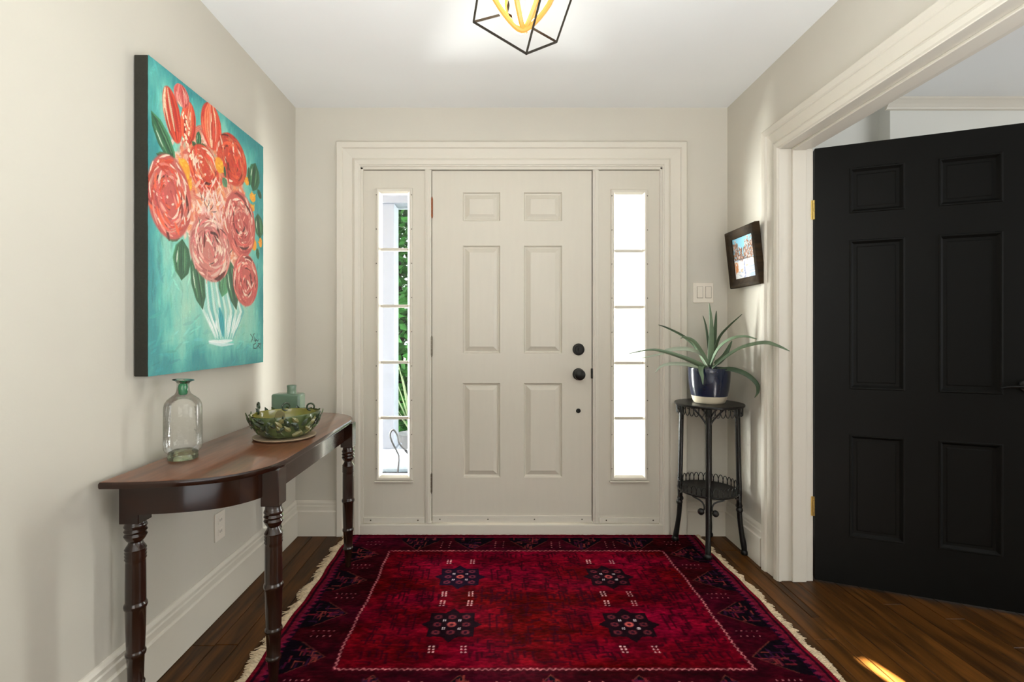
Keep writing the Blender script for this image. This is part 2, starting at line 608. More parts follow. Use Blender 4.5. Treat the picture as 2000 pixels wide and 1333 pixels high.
# door frame of the front door: jambs, posts, head, sill
fr = MB()
zt, zb = WZ(332), WZ(1023)
fr.box(WX(704), WX(709.5), YB - 0.004, YB + 0.07, 0, zt + 0.014)
fr.box(WX(1289), WX(1294), YB - 0.004, YB + 0.07, 0, zt + 0.014)
fr.box(WX(704), WX(1294), YB - 0.004, YB + 0.07, zt + 0.002, zt + 0.03)
fr.box(WX(829.5), WX(842.3), YB + 0.004, YB + 0.07, zb, zt + 0.01)
fr.box(WX(1158), WX(1170), YB + 0.004, YB + 0.07, zb, zt + 0.01)
for a in (WX(835.5), WX(1164)):
    fr.box(a - 0.012, a + 0.012, YB - 0.001, YB + 0.01, zb, zt + 0.004)
    fr.box(a - 0.004, a + 0.004, YB - 0.004, YB + 0.01, zb, zt + 0.004)
fo = fr.build('trim_4', M_TRIM, bevel=0.0015)
tag(fo, 'white frame posts and head between front door and sidelights', 'door frame', kind='structure')
so_ = MB().box(WX(704), WX(1294), YB - 0.012, YB + 0.08, 0.0, zb - 0.004)
tag(so_.build('trim_5', M_TRIM, bevel=0.003), 'white door sill along the rug edge', 'sill', kind='structure')

# jamb of the right doorway
jm = MB()
jx0, jx1 = XR, 1.486
for (ya, yb_, sgn) in ((YJ, YJ + 0.02, -1), (YN - 0.02, YN, 1)):
    jm.box(jx0 - 0.002, jx1, ya, yb_, 0, ZH)
    lo, hi = (ya - 0.012, ya) if sgn < 0 else (yb_, yb_ + 0.012)
    jm.box(XR + 0.048, XR + 0.113, lo, hi, 0, ZH - 0.012)
jm.box(jx0 - 0.002, jx1, YN - 0.02, YJ + 0.02, ZH, ZH + 0.02)
jm.box(XR + 0.048, XR + 0.113, YN, YJ, ZH - 0.012, ZH)
jo = jm.build('trim_6', M_TRIM, bevel=0.003)
tag(jo, 'white jamb and stop lining the right doorway', 'door frame', kind='structure')
ca = MB().sweep(YN, YJ + 0.01, 0.0, ZH, [(0.02 + a * 0.8, b * 0.7) for a, b in CP], lambda u, v, h: Vector((XR + 0.141 + h, u, v)), closed=False)
struct('trim_7', ca, M_TRIM, 'white casing on the far side of the right doorway', 'casing')

# ------------------------------------------------------------------ six panel doors
PANEL = [(0.0, 0.0), (-0.004, 0.0), (-0.007, -0.004), (-0.010, -0.013), (-0.0155, -0.0155), (-0.018, -0.0155),
         (-0.0195, -0.0125), (-0.042, -0.0025), (-0.0435, -0.001), (-0.046, -0.001)]
PANEL_FLAT = [(0.0, 0.0), (-0.003, 0.003), (-0.008, 0.002), (-0.013, -0.004), (-0.018, -0.009), (-0.022, -0.0095), (-0.03, -0.0095), (-0.033, -0.0075)]


def door_leaf(root, W, z0, z1, cols, rws, thick, m, prof):
    """local frame: x along the door, face at y = 0, thickness towards +y"""
    mb = MB()
    xs = [0.0] + [c for p in cols for c in p] + [W]
    zs = [z0] + [c for p in sorted(rws) for c in p] + [z1]
    for i in range(len(xs) - 1):
        for j in range(len(zs) - 1):
            if i % 2 == 1 and j % 2 == 1:
                continue
            mb.add([(xs[i], 0, zs[j]), (xs[i + 1], 0, zs[j]), (xs[i + 1], 0, zs[j + 1]), (xs[i], 0, zs[j + 1])], [(0, 1, 2, 3)])
    # edges and back
    mb.add([(0, 0, z0), (W, 0, z0), (W, 0, z1), (0, 0, z1), (0, thick, z0), (W, thick, z0), (W, thick, z1), (0, thick, z1)],
           [(0, 1, 5, 4), (1, 2, 6, 5), (2, 3, 7, 6), (3, 0, 4, 7), (4, 5, 6, 7)])
    mb.build('leaf_board', m, root, local=True)
    for (a, b) in cols:
        for (c, d) in rws:
            pb = MB().sweep(a, b, c, d, prof, lambda u, v, h: Vector((u, -h, v)), closed=True, cap=True)
            pb.build('panel', m, root, local=True, smooth=True, angle=25)


d1 = empty('door_1', (WX(843.5), YB + 0.012, 0))
tag(d1, 'white six panel front door with black knob', 'door', kind='structure')
X0 = WX(843.5)
c2 = lambda a, b: (WX(a) - X0, WX(b) - X0)
r2 = lambda a, b: (WZ(b), WZ(a))
door_leaf(d1, WX(1156.5) - X0, zb + 0.003, zt - 0.002, [c2(902, 978.5), c2(1022, 1100)], [r2(373, 432.5), r2(478, 692.5), r2(748, 936)], 0.044, M_DOOR, PANEL)


MB().box(0.004, WX(1156.5) - X0 - 0.004, 0.0445, 0.047, zb + 0.01, zt - 0.01).build('bounce_skin', mat('bounce_skin_door', lin(60, 70, 72), 0.5, noise=0.1), d1, local=True)  # dark unseen skin added to cut light bounced off the door


def screw(parent, x, y, z, r=0.0042):
    M = Matrix.Rotation(PI / 2, 4, 'X')
    return MB().lathe([(r, -0.001), (r, 0.0012), (r * 0.6, 0.0022)], (x, y, z), 8, M).build('screw', M_SCREW, parent)


def hinge(parent, x, y, z, h, m, leafw=0.012, horiz=True):
    mb = MB()
    for k in range(5):
        mb.lathe([(0.0055, z - h / 2 + h * k / 5 + 0.0006), (0.0055, z - h / 2 + h * (k + 1) / 5 - 0.0006)], (x, y, 0), 12)
    mb.lathe([(0.003, z + h / 2), (0.005, z + h / 2 + 0.003), (0.003, z + h / 2 + 0.008)], (x, y, 0), 10)
    mb.lathe([(0.003, z - h / 2 - 0.008), (0.005, z - h / 2 - 0.003), (0.003, z - h / 2)], (x, y, 0), 10)
    mb.box(x - leafw, x + leafw, y + 0.003, y + 0.005, z - h / 2, z + h / 2)
    return mb.build('hinge', m, parent, smooth=True)


hg = hinge(d1, WX(843), YB + 0.008, WZ(405), 0.108, M_COPPER, 0.006); hg['label'] = 'copper coloured hinge'
hinge(d1, WX(842.5), YB + 0.008, WZ(677), 0.108, M_STEEL, 0.006)
hinge(d1, WX(842), YB + 0.008, WZ(945), 0.108, M_STEEL, 0.006)
RXm = Matrix.Rotation(PI / 2, 4, 'X')       # lathe axis from +z to -y
dx = WX(1130.5)
db = MB().lathe([(0.034, 0), (0.0345, 0.006), (0.032, 0.012), (0.024, 0.015), (0.022, 0.0145), (0.02, 0.017), (0.0, 0.017)], (dx, YB + 0.012, WZ(683)), 32, RXm, close=False).build('deadbolt', M_BRONZE, d1, smooth=True)
db['label'] = 'black round deadbolt plate'
MB().box(dx - 0.005, dx + 0.005, YB - 0.016, YB - 0.004, WZ(683) - 0.011, WZ(683) + 0.011).build('thumb_turn', M_BRONZE, db, bevel=0.002)
kn = MB().lathe([(0.034, 0), (0.0345, 0.005), (0.031, 0.010), (0.016, 0.013), (0.0115, 0.02), (0.0115, 0.032), (0.02, 0.036), (0.029, 0.043), (0.0315, 0.052), (0.029, 0.061), (0.02, 0.067), (0.0, 0.0685)], (dx, YB + 0.012, WZ(731.5)), 32, RXm, close=False).build('door_knob', M_BRONZE, d1, smooth=True)
kn['label'] = 'black round door knob'
pg = MB().lathe([(0.013, 0), (0.0135, 0.003), (0.011, 0.006), (0.006, 0.0065), (0.005, 0.004), (0.0, 0.004)], (dx - 0.001, YB + 0.012, WZ(803.5)), 20, RXm, close=False).build('lock_plug', M_BRONZE, d1, smooth=True)
pg['label'] = 'small black plug below the knob'
MB().box(WX(1154.6), WX(1158.6), YB + 0.001, YB + 0.012, WZ(740), WZ(720)).build('strike', M_BRONZE, d1, bevel=0.004)
MB().box(WX(844), WX(1156), YB + 0.004, YB + 0.0125, WZ(1022.5), WZ(1009)).build('door_sweep', M_TRIM, d1, bevel=0.002)
for px in (859, 953, 1044, 1137):
    screw(d1, WX(px), YB + 0.004, WZ(1015.5))

# sidelights
M_OUT = mat('bounce_skin_frame', lin(46, 50, 50), 0.6, noise=0.1)  # for dark unseen skins and strips added to cut bounce and leaks
os_ = MB()
for xa_, xb_ in ((704, 709.5), (829.5, 842.3), (1158, 1170), (1289, 1294)):
    os_.box(WX(xa_), WX(xb_), YB + 0.0705, YB + 0.074, 0, zt + 0.01)
os_.box(WX(704), WX(1294), YB + 0.0705, YB + 0.074, zt + 0.01, zt + 0.03)
for xa_ in (842.9, 1157.2):
    os_.box(WX(xa_) - 0.010, WX(xa_) + 0.010, YB + 0.0605, YB + 0.0705, 0, zt + 0.01)
for xa_ in (709.5, 829.5, 1170, 1289):
    os_.box(WX(xa_) - 0.006, WX(xa_) + 0.006, YB + 0.0535, YB + 0.0705, 0, zt + 0.01)
os_.box(WX(704), WX(1294), YB + 0.0605, YB + 0.0705, zt - 0.01, zt + 0.01)
struct('trim_8', os_, M_OUT, 'dark strips added behind the front door frame to cut stray light', 'door frame')
PAN = [(0.0, -0.03), (0.0, -0.004), (0.006, 0.004), (0.012, 0.011), (0.02, 0.013), (0.027, 0.010), (0.030, 0.0)]


def sidelight(name, xa, xb, ga, gb, gt, gbt, muntins, label):
    root = empty(name, (WX((xa + xb) / 2), YB + 0.008, 0))
    tag(root, label, 'window', kind='structure')
    X_a, X_b, G_a, G_b = WX(xa), WX(xb), WX(ga), WX(gb)
    Zt, Zb = WZ(gt), WZ(gbt)
    y0, y1 = YB + 0.008, YB + 0.05
    mb = MB()
    mb.box(X_a, G_a, y0, y1, zb + 0.003, zt - 0.002)
    mb.box(G_b, X_b, y0, y1, zb + 0.003, zt - 0.002)
    mb.box(G_a, G_b, y0, y1, Zt, zt - 0.002)
    mb.box(G_a, G_b, y0, y1, zb + 0.003, Zb)
    mb.build('sash', M_DOOR, root)
    ob = MB()
    for bx in ((X_a, G_a, zb, zt), (G_b, X_b, zb, zt), (G_a, G_b, Zt, zt), (G_a, G_b, zb, Zb)):
        ob.box(bx[0], bx[1], y1 + 0.0005, y1 + 0.003, bx[2], bx[3])
    ob.build('bounce_skin', M_OUT, root)  # added so the sash throws less light on the column
    mp = lambda u, v, h: Vector((u, y0 - h, v))
    MB().sweep(G_a + 0.004, G_b - 0.004, Zb + 0.004, Zt - 0.004, PAN, mp).build('glazing_frame', M_TRIM, root, smooth=True, angle=30)
    zs = [Zt] + [WZ(m_) for m_ in muntins] + [Zb]
    for m_ in muntins:
        z = WZ(m_)
        MB().box(G_a + 0.002, G_b - 0.002, y0 + 0.001, y0 + 0.018, z - 0.0085, z + 0.0085).build('muntin', M_TRIM, root, bevel=0.003)
    for i in range(len(zs) - 1):
        MB().box(G_a, G_b, y0 + 0.007, y0 + 0.011, zs[i + 1] + 0.008 * (i < 4), zs[i] - 0.008 * (i > 0)).build('pane', M_PANE, root)
    # drip ledge under the frame
    MB().box(G_a - 0.032, G_b + 0.032, y0 - 0.018, y0, Zb - 0.034, Zb - 0.026).build('ledge', M_TRIM, root, bevel=0.002)
    MB().box(X_a + 0.001, X_b - 0.001, y0 - 0.008, y0, WZ(1022.5), WZ(1012)).build('bottom_strip', M_TRIM, root, bevel=0.002)
    for px in (xa + 0.12 * (xb - xa), xa + 0.89 * (xb - xa)):
        screw(root, WX(px), y0 - 0.008, WZ(1017))
    for kz in range(9):
        z = Zb + 0.045 + (Zt - Zb - 0.06) * kz / 8
        for xx in (G_a - 0.021, G_b + 0.021):
            screw(root, xx, y0 - 0.0125, z, 0.003)
    return root


sidelight('window_1', 709.5, 829.5, 742.5, 797, 376, 931, (487, 598, 708.5, 817.5), 'tall narrow left sidelight showing a porch column and greenery')
sidelight('window_2', 1170, 1289, 1202, 1257, 378, 931, (490, 600, 710, 818), 'tall narrow right sidelight with bright white view')

# black door, hinged on the far jamb and swung into the side room
ang = -math.asin(0.381)
d2 = empty('door_2', (1.490, YJ - 0.006, 0), ang)
tag(d2, 'open black six panel door at right', 'door', kind='structure')
rws2 = [(1.705, 1.911), (0.905, 1.583), (0.232, 0.699)]
door_leaf(d2, 0.795, 0.012, ZH - 0.004, [(0.133, 0.337), (0.452, 0.662)], rws2, 0.04, M_BLACKDOOR, PANEL_FLAT)
lv = MB().lathe([(0.027, 0), (0.028, 0.004), (0.025, 0.009), (0.012, 0.012), (0.010, 0.02), (0.010, 0.045), (0.0, 0.046)], (0.735, 0, 0.945), 24, RXm, close=False).build('handle_rosette', M_BLACKMETAL, d2, local=True, smooth=True)
pts = catmull([(0.738, -0.042, 0.945), (0.715, -0.046, 0.9445), (0.69, -0.047, 0.943), (0.665, -0.046, 0.942), (0.648, -0.045, 0.939), (0.636, -0.044, 0.934)], 5)
nn = len(pts)
lev = MB().tube(pts, [0.0095 - 0.0048 * i / (nn - 1) for i in range(nn)], 10, sq=0.75).build('lever_handle', M_BLACKMETAL, d2, local=True, smooth=True)
lev['label'] = 'black curved lever handle'
for z in (1.735, 0.352):
    M = MB()
    for k in range(5):
        M.lathe([(0.0065, z - 0.045 + 0.018 * k + 0.0007), (0.0065, z - 0.045 + 0.018 * (k + 1) - 0.0007)], (-0.006, 0.002, 0), 10)
    M.box(-0.018, -0.004, 0.000, 0.002, z - 0.045, z + 0.045)
    h_ = M.build('hinge', M_BRASS, d2, local=True, smooth=True)
    h_['label'] = 'brass hinge'

# ------------------------------------------------------------------ console table
ZT = 0.74
near = [(-1.118, 1.362), (-1.02, 1.366), (-0.93, 1.380), (-0.855, 1.401), (-0.795, 1.430), (-0.745, 1.480), (-0.712, 1.540), (-0.696, 1.62)]
YM = 1.977
smooth_near = catmull([Vector((a, b, 0)) for a, b in near], 4)
out_near = [(p.x, p.y) for p in smooth_near]
outline = out_near + [(x_, 2 * YM - y_) for x_, y_ in reversed(out_near)]
tb = empty('console_table', (-0.91, YM, 0))
tag(tb, 'dark mahogany half-moon console table with turned legs', 'table')


def inset(poly, d):
    n = len(poly)
    res = []
    cx = sum(p[0] for p in poly) / n
    for i in range(n):
        p0, p1, p2 = Vector(poly[i - 1]), Vector(poly[i]), Vector(poly[(i + 1) % n])
        e1 = (p1 - p0).normalized(); e2 = (p2 - p1).normalized()
        t = (e1 + e2)
        t = t.normalized() if t.length > 1e-6 else e1
        nrm = Vector((-t.y, t.x))
        res.append((p1.x + nrm.x * d, p1.y + nrm.y * d))
    return res


area2 = sum(outline[i][0] * outline[(i + 1) % len(outline)][1] - outline[(i + 1) % len(outline)][0] * outline[i][1] for i in range(len(outline)))
sg = 1 if area2 > 0 else -1
tp = MB()
n = len(outline)
rings = [(0.010, -0.021), (0.002, -0.0205), (0.0, -0.016), (0.0, -0.007), (0.003, -0.002), (0.009, 0.0)]
vs = []
for d, z in rings:
    vs += [(a, b, ZT + z) for a, b in inset(outline, sg * d)]
fs = [tuple(range(n - 1, -1, -1))]
for i in range(len(rings) - 1):
    for k in range(n):
        k2 = (k + 1) % n
        fs.append((i * n + k, i * n + k2, (i + 1) * n + k2, (i + 1) * n + k))
fs.append(tuple((len(rings) - 1) * n + k for k in range(n)))
tp.add(vs, fs)
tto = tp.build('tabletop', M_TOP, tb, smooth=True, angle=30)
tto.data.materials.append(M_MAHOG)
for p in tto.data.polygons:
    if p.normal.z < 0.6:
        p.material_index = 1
# aprons
ap_poly = inset(outline, sg * 0.034)
ap_in = inset(outline, sg * 0.054)
z0, z1 = 0.634, ZT - 0.0205


def apron(i0, i1, name):
    mb = MB()
    k = i1 - i0 + 1
    o_, i_ = ap_poly[i0:i1 + 1], ap_in[i0:i1 + 1]
    vs = [(a, b, z) for z in (z0, z1) for (a, b) in o_ + i_]
    m = 2 * k
    fs = []
    for q in range(k - 1):
        fs += [(q, q + 1, m + q + 1, m + q), (k + q, m + k + q, m + k + q + 1, k + q + 1), (q, k + q, k + q + 1, q + 1), (m + q, m + q + 1, m + k + q + 1, m + k + q)]
    fs += [(0, m, m + k, k), (k - 1, 2 * k - 1, m + 2 * k - 1, m + k - 1)]
    mb.add(vs, fs)
    return mb.build(name, M_MAHOG, tb, smooth=True, angle=30)


kk = len(out_near)
apron(2, kk - 2, 'end_apron')
apron(kk - 2, kk + 1, 'front_apron')
apron(kk + 1, 2 * kk - 3, 'end_apron')
LEG = [(0.604, 0.0255), (0.590, 0.026), (0.586, 0.028), (0.579, 0.0305), (0.572, 0.0265), (0.565, 0.0305), (0.558, 0.0265), (0.551, 0.0305), (0.544, 0.0275),
       (0.537, 0.0235), (0.531, 0.0185), (0.525, 0.020), (0.516, 0.0255), (0.510, 0.0285), (0.506, 0.0265), (0.501, 0.0285), (0.496, 0.0265), (0.491, 0.0285), (0.486, 0.0265),
       (0.481, 0.0285), (0.476, 0.0258), (0.470, 0.0262), (0.40, 0.0268), (0.352, 0.0268), (0.348, 0.0275), (0.344, 0.0300), (0.338, 0.0308), (0.332, 0.0295), (0.328, 0.0270),
       (0.27, 0.0258), (0.207, 0.0238), (0.203, 0.0245), (0.199, 0.0268), (0.194, 0.0272), (0.189, 0.0262), (0.186, 0.0232),
       (0.15, 0.0215), (0.114, 0.0205), (0.109, 0.0225), (0.104, 0.0245), (0.099, 0.0235), (0.094, 0.0185), (0.05, 0.0150), (0.01, 0.0130), (0.0, 0.0120)]
legs = [(-1.086, 1.462, 0.0), (-0.722, 1.577, 0.0135), (-0.722, 2.377, 0.0135), (-1.086, 2.40, 0.0)]
for lx, ly, lz in legs:
    lg = MB()
    lg.lathe([(r, max(z, lz)) for z, r in reversed(LEG)], (lx, ly, 0), 28)
    lo = lg.build('leg', M_LEGWOOD, tb, smooth=True, angle=50)
    bl = MB().box(lx - 0.029, lx + 0.029, ly - 0.029, ly + 0.029, 0.592 if lx < -1 else 0.603, ZT - 0.0205)
    bl.build('leg_block', M_MAHOG, lo, bevel=0.002)

# ------------------------------------------------------------------ clear bottle
bt = empty('glass_bottle', (-1.046, 1.622, ZT))
tag(bt, 'clear pale green glass bottle on the console table', 'bottle')
GB = glass_mat('bottle_glass', (0.985, 0.990, 0.978), (0.60, 0.67, 0.56), 0.7, pane=False)
GT = glass_mat('bottle_base_glass', (0.86, 0.92, 0.76), (0.36, 0.46, 0.26), 0.9, pane=False)
prof_o = [(0.043, 0.0), (0.0445, 0.004), (0.0435, 0.018), (0.0455, 0.022), (0.052, 0.028), (0.0557, 0.036), (0.0562, 0.06), (0.0562, 0.12), (0.0557, 0.172), (0.053, 0.186),
          (0.046, 0.198), (0.034, 0.208), (0.024, 0.216), (0.0195, 0.226), (0.0180, 0.240), (0.0180, 0.252)]
bz = [(r, z) for r, z in prof_o]
body = MB().lathe(bz[2:], (0, 0, 0), 40, close=False)
body.build('bottle_body', GB, bt, local=True, smooth=True, angle=80)
foot = MB().lathe([(0.0, 0.002)] + bz[:3] + [(0.042, 0.024), (0.03, 0.030), (0.0, 0.024)], (0, 0, 0), 40, close=False)
f_ = foot.build('bottle_foot', GT, bt, local=True, smooth=True, angle=60)
f_['label'] = 'thick green glass foot'
Ml = Matrix.Rotation(math.radians(4), 4, 'Y')
lip = MB().lathe([(0.0180, 0.0), (0.021, 0.006), (0.031, 0.0105), (0.0325, 0.0118), (0.031, 0.0128), (0.020, 0.0085), (0.015, 0.002)], (0, 0, 0.251), 32, Ml, close=False)
lip.build('lip', glass_mat('lip_glass', (0.7, 0.75, 0.68), (0.12, 0.16, 0.12), 0.9, pane=False), bt, local=True, smooth=True, angle=60)
stp = MB().lathe([(0.0, 0.213), (0.010, 0.2135), (0.0132, 0.218), (0.0142, 0.235), (0.0142, 0.243), (0.011, 0.25), (0.005, 0.2535), (0.0, 0.254)], (0, 0, 0), 24, close=False)
s_ = stp.build('stopper', mat('green_glass', lin(44, 126, 82), 0.12, noise=0.15, nscale=60, coat=0.3), bt, local=True, smooth=True)
s_['label'] = 'green stopper inside the neck'

# ------------------------------------------------------------------ ceramic bowl, plate and slab bottle
BX, BY = -0.843, 1.945
sa = empty('saucer', (BX - 0.002, BY, ZT))
tag(sa, 'flat beige stoneware plate under the green bowl', 'plate')
MB().lathe([(0.0, 0.0), (0.085, 0.0), (0.112, 0.004), (0.1185, 0.0085), (0.119, 0.0105), (0.1165, 0.0115), (0.108, 0.0095), (0.0, 0.007)], (0, 0, 0), 48, close=False).build(
    'plate_body', mat('stoneware', lin(168, 146, 120), 0.6, noise=0.12, nscale=18, bump=0.2, bscale=60), sa, local=True, smooth=True)
bo = empty('ceramic_bowl', (BX, BY, ZT + 0.0085))
tag(bo, 'green leaf-textured pottery bowl with ring handles', 'bowl')
M_GLAZE = mat('green_glaze', lin(78, 92, 54), 0.22, noise=0.45, nscale=22, bump=0.3, bscale=70, coat=0.5)
M_GLAZEY = mat('olive_glaze', lin(122, 118, 48), 0.2, noise=0.25, nscale=14, coat=0.5)
M_DKGLAZE = mat('dark_green_glaze', lin(52, 66, 48), 0.2, noise=0.3, nscale=30, coat=0.5)
R0 = [(0.0, 0.0), (0.072, 0.0), (0.085, 0.006), (0.108, 0.026), (0.122, 0.05), (0.128, 0.074), (0.129, 0.088), (0.126, 0.091)]
bb_ = MB()
ns = 56
vs, fs = [], []
for i, (r, z) in enumerate(R0):
    for k in range(ns):
        a = 2 * PI * k / ns
        wob = 1 + 0.012 * math.sin(5 * a + i) + 0.008 * math.sin(11 * a)
        tilt = 0.006 * math.cos(a) * (z / 0.09)
        vs.append((r * wob * math.cos(a), r * wob * math.sin(a), z + tilt))
for i in range(len(R0) - 1):
    for k in range(ns):
        fs.append((i * ns + k, i * ns + (k + 1) % ns, (i + 1) * ns + (k + 1) % ns, (i + 1) * ns + k))
bb_.add(vs, fs)
bb_.build('bowl_body', M_GLAZE, bo, local=True, smooth=True)
MB().lathe([(0.1265, 0.0905), (0.121, 0.0885), (0.118, 0.07), (0.108, 0.045), (0.085, 0.024), (0.05, 0.015), (0.0, 0.014)], (0, 0, 0), 56, close=False).build('bowl_inside', M_GLAZEY, bo, local=True, smooth=True)
# applied clay leaves
lm = []
for q, mm_ in enumerate((M_GLAZE, M_DKGLAZE, mat('pale_glaze', lin(122, 120, 76), 0.25, noise=0.3, nscale=40, coat=0.4))):
    mb = MB()
    L, Wd = 0.036, 0.0115
    vs = []
    for i in range(6):
        t = i / 5
        ww = Wd * (0.25 + 0.75 * math.sin(PI * min(1, t * 1.5 + 0.1) / 2)) * (1 - t ** 2.2) + 0.0004
        lift = 0.004 * math.sin(PI * t) + 0.002 * t * t
        vs += [(-ww, t * L, lift * 0.4), (0, t * L, lift + 0.002), (ww, t * L, lift * 0.4)]
    fs = []
    for i in range(5):
        fs += [(i * 3, i * 3 + 1, i * 3 + 4, i * 3 + 3), (i * 3 + 1, i * 3 + 2, i * 3 + 5, i * 3 + 4)]
    mb.add(vs, fs)
    me = mb.mesh('leaf_relief'); me.materials.append(mm_)
    lm.append(me)
rl = random.Random(11)
for row, (rz, rrad, cnt) in enumerate(((0.016, 0.100, 22), (0.036, 0.118, 28), (0.054, 0.126, 30), (0.070, 0.129, 26))):
    for k in range(cnt):
        a = 2 * PI * (k + 0.5 * (row % 2) + rl.uniform(-0.25, 0.25)) / cnt
        front = math.cos(a + PI / 2 - 0.9)
        pick = 2 if (front > 0.7 and rl.random() < 0.42) else (1 if rl.random() < 0.5 else 0)
        o = bpy.data.objects.new('leaf_relief', lm[pick])
        COL.objects.link(o)
        o.parent = bo
        nrm = Vector((math.cos(a), math.sin(a), -0.35)).normalized()
        sp = rl.uniform(-1.2, 1.2)
        t1 = Vector((0, 0, 1)) - nrm * nrm.z
        t1.normalize()
        t2 = t1.cross(nrm)
        yv = (t1 * math.cos(sp) + t2 * math.sin(sp)).normalized()
        xv = yv.cross(nrm).normalized()
        o.matrix_local = Matrix(((xv.x, yv.x, nrm.x, rrad * math.cos(a)), (xv.y, yv.y, nrm.y, rrad * math.sin(a)), (xv.z, yv.z, nrm.z, rz), (0, 0, 0, 1)))


def ring(a, r, zc, rad=0.115, spin=0.0, tr=0.0038):
    c = Vector((rad * math.cos(a), rad * math.sin(a), zc))
    tv = Vector((math.cos(a + PI / 2 + spin), math.sin(a + PI / 2 + spin), 0))
    pts = [c + tv * (r * math.cos(t)) + Vector((0, 0, r * math.sin(t))) for t in [2 * PI * k / 20 for k in range(20)]]
    return MB().tube(pts, tr, 8, closed=True).build('ring_handle', M_DKGLAZE, bo, local=True, smooth=True)


ring(math.radians(173), 0.0125, 0.096, 0.117, 0.7, 0.004)
ring(math.radians(171), 0.0125, 0.116, 0.119, 0.9, 0.004)
ring(math.radians(112), 0.0155, 0.098, 0.122, 0.25)
ring(math.radians(60), 0.0145, 0.099, 0.122, 0.75)
dk = MB().lathe([(0.0, -0.004), (0.018, -0.004), (0.0205, 0.0), (0.018, 0.004), (0.0, 0.004)], (0.0, -0.05, 0.088), 24, Matrix.Rotation(math.radians(80), 4, 'X'), close=False)
dk.build('clay_disc', mat('disc_glaze', lin(112, 104, 66), 0.3, noise=0.2, nscale=40), bo, local=True, smooth=True)

sb = empty('slab_bottle', (-0.918, 2.150, ZT))
tag(sb, 'square blue-green pottery slab bottle behind the bowl', 'bottle')
M_CEL = mat('celadon_glaze', lin(92, 114, 94), 0.3, noise=0.18, nscale=16, bump=0.08, bscale=40, coat=0.3)
MB().box(-0.062, 0.062, -0.035, 0.035, 0, 0.152).build('bottle_body', M_CEL, sb, local=True, bevel=0.008, seg=3, smooth=True)
MB().lathe([(0.021, 0.150), (0.0195, 0.158), (0.019, 0.170), (0.0205, 0.186), (0.019, 0.1885), (0.014, 0.187), (0.012, 0.15)], (0.014, 0, 0), 24, close=False).build('bottle_neck', M_CEL, sb, local=True, smooth=True)

